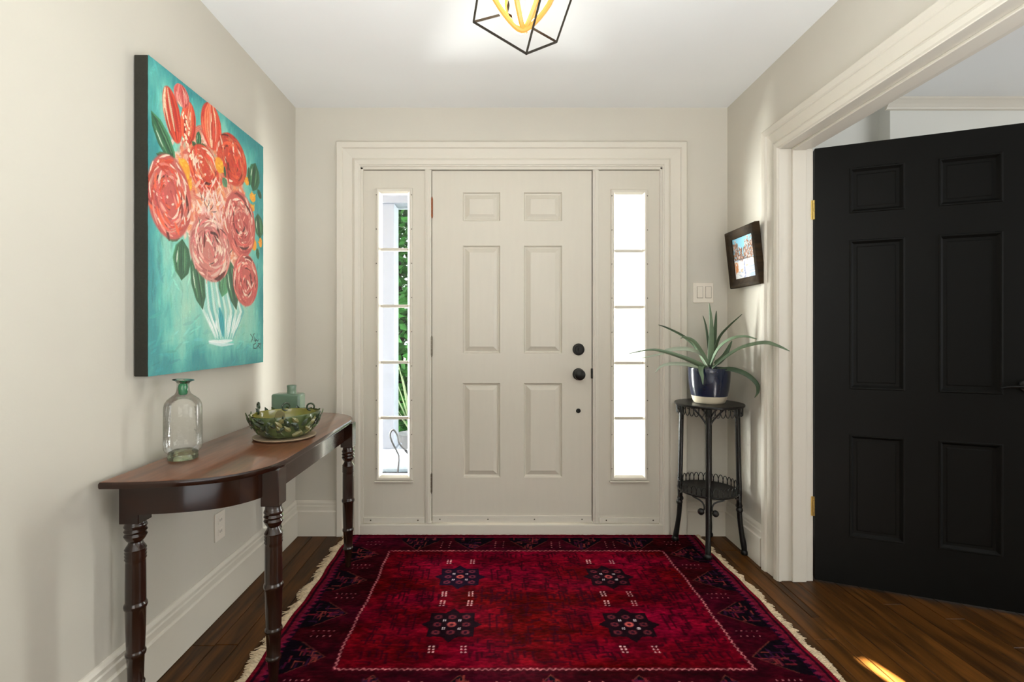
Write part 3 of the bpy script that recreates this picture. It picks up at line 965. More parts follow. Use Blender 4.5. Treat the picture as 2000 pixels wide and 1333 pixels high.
# ------------------------------------------------------------------ painter for flat artwork
class Art:
    def __init__(s, w, h, nx, ny):
        s.w, s.h, s.nx, s.ny = w, h, nx, ny
        s.x = np.linspace(0, w, nx)
        s.y = np.linspace(0, h, ny)
        s.c = np.zeros((ny, nx, 3))
        s.z = np.zeros((ny, nx))

    def win(s, x0, x1, y0, y1):
        i0, i1 = np.searchsorted(s.x, [x0, x1]); j0, j1 = np.searchsorted(s.y, [y0, y1])
        if i1 <= i0 or j1 <= j0:
            return None
        X, Y = np.meshgrid(s.x[i0:i1], s.y[j0:j1])
        return (slice(j0, j1), slice(i0, i1)), X, Y

    def blend(s, sl, a, col, hgt=0.0):
        a = np.clip(a, 0, 1)
        s.c[sl] = s.c[sl] * (1 - a[..., None]) + np.asarray(col) * a[..., None]
        if hgt:
            s.z[sl] = np.maximum(s.z[sl], hgt * a)

    def stroke(s, pts, wd, col, alpha=1.0, hgt=0.0, streak=0.0, taper=True, soft=0.25):
        pts = np.asarray(pts, float)
        m = wd * 1.2
        r = s.win(pts[:, 0].min() - m, pts[:, 0].max() + m, pts[:, 1].min() - m, pts[:, 1].max() + m)
        if r is None:
            return
        sl, X, Y = r
        best = np.full(X.shape, 1e9); side = np.zeros(X.shape); tt = np.zeros(X.shape)
        nseg = len(pts) - 1
        for i in range(nseg):
            a, b = pts[i], pts[i + 1]
            d = b - a
            L2 = max(d @ d, 1e-12)
            t = np.clip(((X - a[0]) * d[0] + (Y - a[1]) * d[1]) / L2, 0, 1)
            ex, ey = X - a[0] - t * d[0], Y - a[1] - t * d[1]
            ds = np.hypot(ex, ey)
            up = ds < best
            best = np.where(up, ds, best)
            side = np.where(up, (ex * d[1] - ey * d[0]) / math.sqrt(L2), side)
            tt = np.where(up, (i + t) / nseg, tt)
        hw = wd / 2 * (np.clip(np.sin(PI * (0.12 + 0.76 * tt)), 0.25, 1) if taper else 1.0)
        a = np.clip((hw - best) / (wd * soft) + 0.5, 0, 1) * alpha
        col = np.asarray(col, float)
        if streak:
            ph = RNG.uniform(0, 6.28)
            st = 1 + streak * (np.sin(side / wd * 19 + ph) * 0.6 + np.sin(side / wd * 43 + ph * 2) * 0.4)
            cc = np.clip(col[None, None, :] * st[..., None], 0, 1)
        else:
            cc = np.broadcast_to(col, X.shape + (3,))
        s.c[sl] = s.c[sl] * (1 - a[..., None]) + cc * a[..., None]
        if hgt:
            s.z[sl] = np.where(a > 0.05, np.maximum(s.z[sl] * 0.6, hgt * a * (0.7 + 0.3 * np.cos(side / wd * 19))), s.z[sl])

    def ell(s, cx, cy, rx, ry, col, alpha=1.0, rot=0.0, soft=0.15, hgt=0.0):
        m = max(rx, ry) * 1.3
        r = s.win(cx - m, cx + m, cy - m, cy + m)
        if r is None:
            return
        sl, X, Y = r
        ca, sa_ = math.cos(rot), math.sin(rot)
        u = ((X - cx) * ca + (Y - cy) * sa_) / rx
        v = (-(X - cx) * sa_ + (Y - cy) * ca) / ry
        d = np.sqrt(u * u + v * v)
        s.blend(sl, (1 - d) / soft + 0.5 if soft else (d < 1).astype(float), col, hgt) if alpha >= 1 else s.blend(sl, np.clip((1 - d) / soft + 0.5, 0, 1) * alpha, col, hgt)

    def poly(s, pts, col, alpha=1.0):
        pts = np.asarray(pts, float)
        r = s.win(pts[:, 0].min(), pts[:, 0].max(), pts[:, 1].min(), pts[:, 1].max())
        if r is None:
            return
        sl, X, Y = r
        ins = np.zeros(X.shape, bool)
        n_ = len(pts)
        for i in range(n_):
            a, b = pts[i], pts[(i + 1) % n_]
            if a[1] == b[1]:
                continue
            c_ = ((a[1] > Y) != (b[1] > Y)) & (X < (b[0] - a[0]) * (Y - a[1]) / (b[1] - a[1]) + a[0])
            ins ^= c_
        s.blend(sl, ins.astype(float) * alpha, col)

    def noise(s, sx, sy, seed):
        g = np.random.default_rng(seed)
        ny_, nx_ = max(2, int(s.h / sy) + 2), max(2, int(s.w / sx) + 2)
        gr = g.uniform(-1, 1, (ny_, nx_))
        yi = s.y / s.h * (ny_ - 1.001); xi = s.x / s.w * (nx_ - 1.001)
        y0_, x0_ = yi.astype(int), xi.astype(int)
        fy, fx = (yi - y0_)[:, None], (xi - x0_)[None, :]
        fy, fx = fy * fy * (3 - 2 * fy), fx * fx * (3 - 2 * fx)
        A = gr[y0_][:, x0_]; B = gr[y0_][:, x0_ + 1]; C = gr[y0_ + 1][:, x0_]; D = gr[y0_ + 1][:, x0_ + 1]
        return (A * (1 - fx) + B * fx) * (1 - fy) + (C * (1 - fx) + D * fx) * fy

    def mesh(s, name, fn, m):
        """fn(x, y, z) arrays -> world coordinate arrays"""
        X, Y = np.meshgrid(s.x, s.y)
        P = np.stack(fn(X, Y, s.z), -1).reshape(-1, 3)
        idx = np.arange(s.nx * s.ny).reshape(s.ny, s.nx)
        q = np.stack([idx[:-1, :-1], idx[:-1, 1:], idx[1:, 1:], idx[1:, :-1]], -1).reshape(-1, 4)
        me = bpy.data.meshes.new(name)
        me.vertices.add(len(P)); me.vertices.foreach_set('co', P.astype(np.float32).ravel())
        me.loops.add(q.size); me.loops.foreach_set('vertex_index', q.astype(np.int32).ravel())
        me.polygons.add(len(q)); me.polygons.foreach_set('loop_start', (np.arange(len(q)) * 4).astype(np.int32))
        me.polygons.foreach_set('loop_total', np.full(len(q), 4, np.int32))
        me.polygons.foreach_set('use_smooth', np.ones(len(q), bool))
        me.update(calc_edges=True)
        c = np.clip(s.c, 0, 1)
        c = np.where(c <= 0.04045, c / 12.92, ((c + 0.055) / 1.055) ** 2.4).reshape(-1, 3)
        at = me.color_attributes.new('paint', 'FLOAT_COLOR', 'POINT')
        at.data.foreach_set('color', np.concatenate([c, np.ones((len(c), 1))], 1).astype(np.float32).ravel())
        me.materials.append(m)
        return me


def link(name, me, parent=None, loc=None):
    o = bpy.data.objects.new(name, me)
    COL.objects.link(o)
    if parent:
        o.parent = parent
        WM[o.name] = WM.get(parent.name, Matrix.Identity(4))
    if loc:
        o.location = loc
    return o


C = lambda *a: np.array(a) / 255.0

# ------------------------------------------------------------------ flower painting on the left wall
PW, PH = 0.762, 1.021
PY0, PZ0, PX = 1.532, 1.022, -1.100
A = Art(PW, PH, 430, 576)
g = A
u = (g.x / PW)[None, :]; v = (g.y / PH)[:, None]
n1 = A.noise(0.09, 0.16, 1); n2 = A.noise(0.02, 0.06, 2); n3 = A.noise(0.008, 0.03, 3)
edge = np.clip(1.0 - np.minimum(np.minimum(u, 1 - u) / 0.30, np.minimum((1 - v) / 0.22, v / 0.24)), 0, 1)
mint, teal, deep = C(168, 208, 182), C(104, 190, 176), C(48, 140, 142)
e = np.clip(edge + 0.28 * n1 + 0.12 * n2 + 0.06 * n3, 0, 1)[..., None]
A.c = mint * (1 - np.clip(e * 1.6, 0, 1)) + teal * np.clip(e * 1.6, 0, 1)
e2 = np.clip((e - 0.55) * 2.2, 0, 1)
A.c = A.c * (1 - e2) + deep * e2
rgp = RNG


def uv(a, b):
    return np.array([a * PW, b * PH])


for k in range(520):
    a, b = rgp.uniform(0, 1, 2)
    p = uv(a, b)
    L = rgp.uniform(0.02, 0.07)
    th = rgp.normal(PI / 2 if b > 0.2 else 0.4, 0.35)
    i, j = min(int(a * 429), 429), min(int(b * 575), 575)
    base = A.c[j, i] * rgp.uniform(0.82, 1.16) + C(0, rgp.uniform(-6, 10), rgp.uniform(-6, 10))
    d = np.array([math.cos(th), math.sin(th)]) * L / 2
    A.stroke([p - d, p + d], rgp.uniform(0.005, 0.014), base, 0.5, 0.0004, 0.12)


def leafshape(pa, pb, wd, dark=C(34, 78, 52), lightc=C(96, 150, 104), hi=True):
    pa, pb = np.array(pa) * [PW, PH], np.array(pb) * [PW, PH]
    d = pb - pa
    nrm = np.array([-d[1], d[0]]) / np.hypot(*d)
    for k in range(13):
        t = (k / 12 - 0.5) * 2
        mid = (pa + pb) / 2 + nrm * t * wd * 0.5
        q1 = pa + d * 0.2 + nrm * t * wd * 0.36; q2 = pa + d * 0.8 + nrm * t * wd * 0.36
        cc = dark * (1 - abs(t) * 0.6) + C(62, 122, 82) * abs(t) * 0.6
        cc = cc * rgp.uniform(0.75, 1.3)
        A.stroke([pa, q1, mid, q2, pb], wd * 0.16, cc, 0.95, 0.001, 0.15)
    if hi:
        for t in (-0.55, 0.35):
            o = nrm * t * wd * 0.42
            A.stroke([pa + d * 0.2 + o, pa + d * 0.5 + o * 1.2, pa + d * 0.78 + o], wd * 0.10, lightc, 0.9, 0.0014)
        A.stroke([pa + d * 0.3 - nrm * wd * 0.3, pa + d * 0.6 - nrm * wd * 0.33], wd * 0.07, C(220, 232, 214), 0.9, 0.0014)


def rose(cx, cy, rx, ry, pal, nst, white=0.15, swirl=True, dk=0.12):
    cx, cy, rx, ry = cx * PW, cy * PH, rx * PW * 1.12, ry * PH * 1.12
    A.ell(cx, cy, rx * 0.97, ry * 0.97, pal[0] * 0.94, soft=0.07, hgt=0.0008)
    for k in range(int(nst * 1.35)):
        f = math.sqrt(rgp.uniform(0.01, 1.0)) * 0.97
        a0 = rgp.uniform(0, 2 * PI)
        da = rgp.uniform(0.35, 0.95) * rgp.choice([-1, 1])
        pts = []
        for q in range(6):
            a = a0 + da * q / 5
            ff = f * (1 - 0.14 * q / 5) if swirl else f
            pts.append((cx + rx * ff * math.cos(a), cy + ry * ff * math.sin(a)))
        if k % 4 == 3:      # dashes across the petals
            a = a0; q0_ = np.array([cx + rx * f * 0.9 * math.cos(a), cy + ry * f * 0.9 * math.sin(a)])
            th = rgp.normal(PI / 2 + 0.35, 0.5); dd = np.array([math.cos(th), math.sin(th)]) * rgp.uniform(0.012, 0.030)
            pts = [q0_ - dd, q0_, q0_ + dd]
        r_ = rgp.random()
        if r_ < white:
            col = C(248, 218, 196) * rgp.uniform(0.92, 1.02)
        elif r_ < white + dk:
            col = C(112, 34, 30) * rgp.uniform(0.6, 1.2)
        else:
            col = pal[rgp.integers(len(pal))] * rgp.uniform(0.85, 1.12)
        A.stroke(pts, rgp.uniform(0.006, 0.014), np.clip(col, 0, 1), 0.92, rgp.uniform(0.0008, 0.002), 0.14)


def tulip(cx, cy, rx, ry, pal, tilt=0.0):
    cx, cy, rx, ry = cx * PW, cy * PH, rx * PW, ry * PH
    A.ell(cx, cy, rx, ry, pal[0], rot=tilt, soft=0.08, hgt=0.0008)
    for k in range(34):
        t = rgp.uniform(-0.85, 0.85)
        pts = []
        for q in range(6):
            s_ = -0.92 + 1.84 * q / 5
            xx = t * rx * math.sqrt(max(0, 1 - s_ * s_)) * 1.05
            yy = s_ * ry
            pts.append((cx + xx * math.cos(tilt) - yy * math.sin(tilt), cy + xx * math.sin(tilt) + yy * math.cos(tilt)))
        i0 = rgp.integers(0, 2); i1 = rgp.integers(4, 7)
        r_ = rgp.random()
        col = C(250, 216, 180) if r_ < 0.14 else (C(150, 40, 28) if r_ < 0.26 else pal[rgp.integers(len(pal))])
        A.stroke(pts[i0:i1], rgp.uniform(0.007, 0.013), np.clip(col * rgp.uniform(0.9, 1.08), 0, 1), 0.9, 0.0015, 0.14)


RED = [C(214, 70, 46), C(226, 92, 58), C(198, 52, 42), C(236, 128, 88), C(222, 80, 60)]
PINK = [C(206, 92, 84), C(222, 122, 108), C(190, 72, 70), C(232, 156, 138), C(200, 84, 82)]
PALE = [C(212, 128, 116), C(226, 160, 146), C(196, 104, 98), C(238, 190, 174), C(206, 110, 108)]
YEL = [C(236, 160, 40), C(244, 186, 60), C(226, 140, 36)]
# vase
for k in range(16):
    t = k / 15
    top = np.array([0.36 + 0.30 * t, 0.35]); mid = np.array([0.375 + 0.385 * t, 0.225]); bot = np.array([0.485 + 0.17 * t, 0.115])
    col = [C(214, 234, 226), C(148, 206, 200), C(232, 244, 238), C(96, 178, 178)][k % 4]
    A.stroke([top * [PW, PH], mid * [PW, PH], bot * [PW, PH]], 0.014, col, 0.75, 0.0008, 0.1)
for k in range(26):
    t = rgp.random()
    mid = np.array([0.375 + 0.385 * t, 0.225]); bot = np.array([0.485 + 0.17 * t, 0.118])
    a = rgp.uniform(0, 0.5); b = rgp.uniform(0.6, 1)
    A.stroke([(mid * (1 - a) + bot * a) * [PW, PH], (mid * (1 - b) + bot * b) * [PW, PH]], 0.006, C(240, 248, 244), 0.9, 0.001)
A.stroke([uv(0.523, 0.229), uv(0.54, 0.18), uv(0.555, 0.126)], 0.034, C(30, 150, 160), 0.9, 0.001, 0.25)
A.stroke([uv(0.43, 0.104), uv(0.51, 0.098), uv(0.64, 0.105)], 0.020, C(236, 246, 242), 0.95, 0.001, 0.1)
A.stroke([uv(0.43, 0.098), uv(0.54, 0.088), uv(0.655, 0.09)], 0.012, C(210, 234, 232), 0.9, 0.001)
# loose pink and pale paint between the blooms
for (a, b, c_, d_) in ((0.45, 0.64, 0.26, 0.14), (0.35, 0.72, 0.16, 0.10), (0.60, 0.70, 0.18, 0.12), (0.50, 0.52, 0.24, 0.12), (0.66, 0.50, 0.14, 0.10), (0.36, 0.82, 0.12, 0.06), (0.25, 0.60, 0.10, 0.10)):
    A.ell(a * PW, b * PH, c_ * PW, d_ * PH, C(216, 138, 112), 0.9, soft=0.25)
for k in range(800):
    a, b = rgp.uniform(-1, 1), rgp.uniform(-1, 1)
    if a * a + b * b > 1:
        continue
    p = uv(0.45 + 0.36 * a, 0.64 + 0.24 * b - 0.03 * a)
    th = rgp.uniform(0, PI)
    d = np.array([math.cos(th), math.sin(th)]) * rgp.uniform(0.012, 0.03)
    A.stroke([p - d, p + d], rgp.uniform(0.010, 0.022), [C(214, 110, 92), C(232, 168, 146), C(226, 128, 90), C(240, 204, 184), C(200, 84, 70), C(236, 150, 100)][rgp.integers(6)], 0.85, 0.001, 0.14)
# leaves behind
leafshape((0.02, 0.83), (0.17, 0.70), 0.062)
leafshape((0.05, 0.705), (0.17, 0.712), 0.03, C(38, 56, 40), hi=False)
leafshape((0.10, 0.455), (0.20, 0.458), 0.03, C(50, 72, 52), hi=False)
leafshape((0.22, 0.455), (0.215, 0.32), 0.085)
leafshape((0.30, 0.42), (0.375, 0.225), 0.072)
leafshape((0.585, 0.41), (0.545, 0.28), 0.075, C(70, 130, 90))
leafshape((0.60, 0.44), (0.685, 0.235), 0.075)
leafshape((0.90, 0.895), (0.87, 0.77), 0.09)
leafshape((0.82, 0.86), (0.83, 0.78), 0.03, hi=False)
leafshape((0.93, 0.675), (0.955, 0.57), 0.075)
leafshape((0.92, 0.52), (0.935, 0.47), 0.03, hi=False)
tulip(0.152, 0.862, 0.058, 0.088, RED, 0.30)
tulip(0.265, 0.872, 0.055, 0.078, RED, -0.12)
tulip(0.215, 0.950, 0.055, 0.038, [C(226, 110, 104), C(238, 150, 140), C(214, 84, 80)], 0.2)
tulip(0.45, 0.920, 0.090, 0.086, RED, 0.05)
leafshape((0.345, 0.868), (0.34, 0.808), 0.03)
leafshape((0.29, 0.815), (0.335, 0.80), 0.022, C(36, 60, 40), hi=False)
leafshape((0.36, 0.828), (0.42, 0.815), 0.022, C(52, 86, 50), hi=False)
rose(0.647, 0.845, 0.140, 0.094, RED, 85, 0.08)
rose(0.391, 0.742, 0.115, 0.080, RED + [C(236, 150, 110)], 80, 0.16)
for (yx, yy, a, b) in ((0.233, 0.700, 0.043, 0.038), (0.255, 0.658, 0.036, 0.026), (0.52, 0.79, 0.04, 0.03), (0.866, 0.737, 0.034, 0.02), (0.80, 0.79, 0.022, 0.014), (0.883, 0.53, 0.03, 0.026), (0.963, 0.55, 0.02, 0.022), (0.86, 0.69, 0.03, 0.015), (0.11, 0.68, 0.02, 0.01)):
    A.ell(yx * PW, yy * PH, a * PW, b * PH, YEL[0], hgt=0.0008)
    for k in range(9):
        p = uv(yx + rgp.uniform(-a, a) * 0.7, yy + rgp.uniform(-b, b) * 0.7)
        th = rgp.uniform(0, PI)
        A.stroke([p, p + np.array([math.cos(th), math.sin(th)]) * 0.016], 0.008, YEL[rgp.integers(3)], 0.9, 0.0014, 0.1)
rose(0.138, 0.585, 0.135, 0.128, PINK + RED[:2], 120, 0.20)
rose(0.729, 0.595, 0.155, 0.126, PINK, 115, 0.22)
rose(0.79, 0.364, 0.130, 0.104, PINK, 85, 0.16)
rose(0.449, 0.455, 0.165, 0.115, PALE, 110, 0.22, dk=0.10)
# pale heart of the bouquet
for k in range(70):
    p = uv(0.47 + rgp.normal(0, 0.075), 0.625 + rgp.normal(0, 0.036))
    th = rgp.uniform(0.6, 2.6)
    d = np.array([math.cos(th), math.sin(th)]) * rgp.uniform(0.012, 0.03)
    A.stroke([p - d, p + d], rgp.uniform(0.006, 0.014), [C(244, 226, 214), C(240, 204, 180), C(232, 176, 168), C(250, 236, 220)][rgp.integers(4)], 0.8, 0.0016, 0.12)
for (px_, py_, th) in ((0.36, 0.635, 1.9), (0.385, 0.628, 1.6), (0.42, 0.62, 1.2), (0.45, 0.612, 0.9), (0.47, 0.60, 0.3), (0.40, 0.605, 2.2), (0.43, 0.50, 2.0), (0.46, 0.485, 1.2), (0.45, 0.40, 0.4), (0.60, 0.50, 2.0), (0.63, 0.47, 0.8), (0.345, 0.54, 1.8)):
    p = uv(px_, py_); d = np.array([math.cos(th), math.sin(th)]) * 0.018
    A.stroke([p - d, p + d * 0.2 + [0.004, 0], p + d], 0.0035, C(46, 50, 48), 0.9, 0.001)
leafshape((0.55, 0.748), (0.59, 0.722), 0.035, C(82, 112, 84), hi=False)
leafshape((0.925, 0.785), (0.975, 0.755), 0.03, C(34, 62, 40), hi=False)
leafshape((0.565, 0.80), (0.575, 0.755), 0.016, C(50, 74, 60), hi=False)
DOT = [(0.23, 0.891), (0.236, 0.877), (0.241, 0.863), (0.246, 0.848), (0.251, 0.832), (0.247, 0.815), (0.251, 0.797), (0.262, 0.786), (0.274, 0.775), (0.281, 0.767), (0.289, 0.758)]
for (a, b) in DOT:
    for q in range(3):
        A.ell((a + rgp.normal(0, 0.012)) * PW, (b + rgp.normal(0, 0.006)) * PH, 0.0042, 0.0055, C(250, 222, 190), hgt=0.0016)
# signature scribble at the lower right
ink = C(28, 52, 52)
for sgn in ([(0.842, 0.13), (0.862, 0.118), (0.872, 0.10)], [(0.886, 0.133), (0.868, 0.115), (0.848, 0.096)],
            [(0.885, 0.118), (0.888, 0.10)], [(0.90, 0.112), (0.90, 0.096), (0.915, 0.106), (0.902, 0.103)], [(0.918, 0.102), (0.93, 0.098), (0.938, 0.105)],
            [(0.905, 0.090), (0.875, 0.082), (0.878, 0.068), (0.91, 0.066), (0.93, 0.078)], [(0.935, 0.088), (0.932, 0.066)], [(0.935, 0.088), (0.958, 0.086), (0.938, 0.078), (0.962, 0.064)],
            [(0.968, 0.09), (0.966, 0.07)]):
    A.stroke([uv(*p) for p in sgn], 0.004, ink, 0.95, 0.0004, taper=False)
A.z += 0.0004 * (A.noise(0.006, 0.02, 9) + 1)
pa_ = empty('flower_painting', (XL + 0.003, PY0 + PW / 2, PZ0 + PH / 2))
tag(pa_, 'large canvas painting of red roses in a vase', 'painting')
MB().box(XL + 0.003, PX, PY0, PY0 + PW, PZ0, PZ0 + PH).build('canvas', mat('canvas_edge', lin(34, 32, 22), 0.85, noise=0.2, nscale=120, bump=0.2, bscale=400), pa_, bevel=0.003)
M_PAINT = mat('oil_paint', (0.5, 0.5, 0.5), 0.42, attr='paint', noise=0.06, nscale=160, bump=0.15, bscale=250)
ox, oy, oz = XL + 0.003, PY0 + PW / 2, PZ0 + PH / 2
me = A.mesh('paint_layer', lambda X, Y, Z: (PX + 0.0006 + Z - ox, PY0 + X - oy, PZ0 + Y - oz), M_PAINT)
link('paint_layer', me, pa_)

# ------------------------------------------------------------------ small framed landscape, leaning off the right wall
fr_ = empty('framed_landscape', (0, 0, 0))
fw_, fh_ = 0.298, 0.306
lean = math.atan2(0.032, fh_)
# local: x towards the viewer end of the wall (-Y), y up, z out of the wall (-X)
ex = Vector((0, -1, 0)); ez0 = Vector((-1, 0, 0)); ey0 = Vector((0, 0, 1))
ey = (ey0 * math.cos(lean) + ez0 * math.sin(lean)).normalized()
ez = ex.cross(ey)
Mf = Matrix(((ex.x, ey.x, ez.x, 1.305), (ex.y, ey.y, ez.y, 2.655), (ex.z, ey.z, ez.z, 1.402), (0, 0, 0, 1)))
fr_.matrix_world = Mf
WM[fr_.name] = Mf
tag(fr_, 'small dark framed winter landscape on the right wall', 'picture')
bwid = 0.047
FP = [(-0.0, -0.006), (-0.0, 0.006), (0.008, 0.011), (0.02, 0.012), (0.028, 0.017), (0.036, 0.019), (bwid - 0.004, 0.017), (bwid, 0.010), (bwid, -0.014)]
MB().sweep(bwid, fw_ - bwid, bwid, fh_ - bwid, FP, lambda a, b, h: Vector((a, b, h))).build('frame', wood_mat('walnut_frame', lin(24, 17, 9), lin(58, 43, 24), 0.6, 0.0, scale=(18, 18, 3)), fr_, local=True, smooth=True, angle=30)
MB().box(0.01, fw_ - 0.01, 0.01, fh_ - 0.01, -0.015, -0.006).build('backing', M_SLOT, fr_, local=True)
B = Art(fw_ - 2 * bwid, fh_ - 2 * bwid, 110, 118)
bw_, bh_ = B.w, B.h
vv = (B.y / bh_)[:, None, None]
B.c = np.where(vv > 0.45, C(128, 190, 216), C(226, 228, 230)) * np.ones((B.ny, B.nx, 1))
rp = RNG
P2 = lambda a, b: (a * bw_, b * bh_)
for k in range(330):
    a, b = rp.uniform(0.0, 1.0), rp.uniform(0.45, 0.84)
    if b > 0.70 and 0.26 < a < 0.60:
        continue
    B.stroke([P2(a, b), P2(a + rp.normal(0, 0.03), b + 0.05)], 0.007, [C(140, 88, 52), C(112, 66, 42), C(168, 112, 66), C(92, 56, 40)][rp.integers(4)], 0.9, 0.0005)
for (cx, top, wv) in ((0.14, 0.98, 0.16), (0.34, 0.80, 0.07), (0.74, 1.0, 0.12), (0.92, 1.0, 0.10), (0.62, 0.93, 0.08)):
    for k in range(46):
        b = rp.uniform(0.44, top)
        ww = wv * (top - b) / (top - 0.40) + 0.02
        a = cx + rp.uniform(-ww, ww)
        B.stroke([P2(a, b), P2(a + rp.normal(0, 0.02), b - 0.04)], 0.006, [C(96, 58, 40), C(132, 80, 56), C(206, 178, 168), C(160, 104, 70), C(226, 206, 200)][rp.integers(5)], 0.9, 0.0005)
for k in range(60):
    a, b = rp.uniform(0, 1), rp.uniform(0.02, 0.44)
    col = C(236, 238, 236) if rp.random() < 0.6 else [C(196, 160, 110), C(168, 178, 204), C(214, 200, 180)][rp.integers(3)]
    B.stroke([P2(a, b), P2(a + 0.12, b + rp.normal(0, 0.01))], 0.006, col, 0.8, 0.0004)
for k in range(24):
    t = rp.random()
    B.stroke([P2(0.50 + 0.02 * t, 0.42 - 0.42 * t), P2(0.46 + rp.uniform(-0.10, 0.12) * t + 0.02, 0.36 - 0.40 * t)], 0.008, C(150, 160, 198) * rp.uniform(0.85, 1.1), 0.8)
for k in range(18):
    b = rp.uniform(0.0, 0.26)
    B.stroke([P2(rp.uniform(0.62, 0.8), b), P2(1.0, b + 0.01)], 0.005, C(150, 166, 196), 0.8)
for k in range(16):
    B.stroke([P2(rp.uniform(0, 0.16), rp.uniform(0.12, 0.42)), P2(rp.uniform(0.05, 0.2), rp.uniform(0.12, 0.42))], 0.008, C(206, 130, 70), 0.8)
B.stroke([P2(0.3, 0.45), P2(0.6, 0.47), P2(1, 0.45)], 0.006, C(84, 62, 56), 0.8)
me = B.mesh('landscape_print', lambda X, Y, Z: (bwid + X, bwid + Y, 0.0005 + Z), mat('landscape_paint', (.5, .5, .5), 0.4, attr='paint', noise=0.03, nscale=80))
link('picture_surface', me, fr_)

# ------------------------------------------------------------------ switch plate and outlet
swp = empty('light_switch', (WX(1373), YB, WZ(572)))
tag(swp, 'white double rocker light switch plate above the plant', 'switch')
MB().box(WX(1353), WX(1393), YB - 0.006, YB, WZ(592), WZ(552.5)).build('cover_plate', M_PLASTIC, swp, bevel=0.003)
for a, b in ((1361, 1371.5), (1377.5, 1388)):
    sl_ = MB().box(WX(a - 0.8), WX(b + 0.8), YB - 0.0064, YB - 0.004, WZ(583.2), WZ(560)).build('rocker_slot', mat('slot_shade', lin(150, 142, 130), 0.6, noise=0.02), swp)
    MB().box(WX(a), WX(b), YB - 0.0095, YB - 0.0055, WZ(582), WZ(560.6)).build('rocker', M_PLASTIC, swp, bevel=0.0015)
ou = empty('wall_outlet', (XL, 2.01, 0.36))
tag(ou, 'white power outlet under the console table', 'outlet')
MB().box(XL, XL + 0.006, 1.975, 2.045, 0.302, 0.417).build('cover_plate', M_PLASTIC, ou, bevel=0.002)
for z in (0.336, 0.383):
    so2 = MB().box(XL + 0.004, XL + 0.008, 1.994, 2.026, z - 0.014, z + 0.014).build('socket', M_PLASTIC, ou, bevel=0.003)
    for yy in (2.004, 2.016):
        MB().box(XL + 0.0075, XL + 0.0083, yy - 0.001, yy + 0.001, z - 0.004, z + 0.006).build('slot', M_SLOT, so2)

# ------------------------------------------------------------------ plant stand
SX, SY = 1.150, 2.603
ps = empty('plant_stand', (SX, SY, 0))
tag(ps, 'black wire and metal two-tier plant stand in the corner', 'plant stand')
ZTOP, ZSH = 0.785, 0.322
MB().lathe([(0.0, -0.012), (0.168, -0.012), (0.174, -0.009), (0.1755, -0.004), (0.174, 0.0), (0.168, 0.001), (0.0, 0.0005)], (SX, SY, ZTOP), 56, close=False).build('top_disc', M_BLACKMETAL, ps, smooth=True, angle=40)
MB().lathe([(0.0, -0.010), (0.148, -0.010), (0.1545, -0.006), (0.1555, 0.0), (0.152, 0.003), (0.147, 0.001), (0.0, 0.0)], (SX - 0.006, SY, ZSH), 56, close=False).build('shelf_disc', M_BLACKMETAL, ps, smooth=True, angle=40)
LA = [155, 245, 335, 65]
for k, dg in enumerate(LA):
    a = math.radians(dg)
    dr = Vector((math.cos(a), math.sin(a), 0))
    tn = Vector((-math.sin(a), math.cos(a), 0))
    zf = 0.0135 if k < 2 else 0.0
    c0 = Vector((SX, SY, 0))
    pts = catmull([c0 + dr * r + Vector((0, 0, z)) for r, z in ((0.137, ZTOP - 0.011), (0.140, 0.62), (0.143, 0.45), (0.146, 0.33), (0.145, 0.26), (0.150, 0.17), (0.160, 0.09), (0.168, 0.04), (0.170, zf + 0.010))], 5)
    nn = len(pts)
    lg = MB().tube(pts, [0.0128] * (nn - 12) + [0.0128 + 0.0006 * i for i in range(4)] + [0.0146 - 0.0004 * i for i in range(8)], 12)
    lo = lg.build('leg', M_BLACKMETAL, ps, smooth=True)
    MB().lathe([(0.008, 0.0), (0.017, 0.003), (0.0195, 0.012), (0.017, 0.021), (0.012, 0.026)], c0 + dr * 0.170 + Vector((0, 0, zf)), 16).build('foot', M_BLACKMETAL, lo, smooth=True)
    # brackets under the top: two splayed arms per leg
    for sgn in (-1, 1):
        p0 = c0 + dr * 0.139 + Vector((0, 0, ZTOP - 0.115))
        d2_ = Vector((math.cos(a + sgn * 0.50), math.sin(a + sgn * 0.50), 0))
        p2 = c0 + d2_ * 0.150 + Vector((0, 0, ZTOP - 0.014))
        p1 = (p0 + p2) / 2 + tn * (-sgn * 0.012) + Vector((0, 0, -0.006))
        MB().tube(catmull([p0, p1, p2], 5), 0.0048, 8).build('bracket', M_BLACKMETAL, ps, smooth=True)
        # scroll under the shelf ending in a ball
        q0 = c0 + dr * 0.140 + tn * (sgn * 0.075) + dr * (-0.012) + Vector((0, 0, ZSH - 0.012))
        q1 = c0 + dr * 0.140 + tn * (sgn * 0.030) + Vector((0, 0, ZSH - 0.030))
        q2 = c0 + dr * 0.146 + tn * (sgn * 0.018) + Vector((0, 0, ZSH - 0.062))
        q3 = c0 + dr * 0.146 + tn * (sgn * 0.034) + Vector((0, 0, ZSH - 0.080))
        scb = MB().tube(catmull([q0, q1, q2, q3], 5), 0.0042, 8)
        sco = scb.build('scroll', M_BLACKMETAL, ps, smooth=True)
        MB().lathe([(0.0, -0.017), (0.008, -0.015), (0.0145, -0.009), (0.017, 0.0), (0.0145, 0.009), (0.008, 0.015), (0.0, 0.017)], q3 + Vector((0, 0, 0.0)), 14, close=False).build('scroll_knob', M_BLACKMETAL, sco, smooth=True)
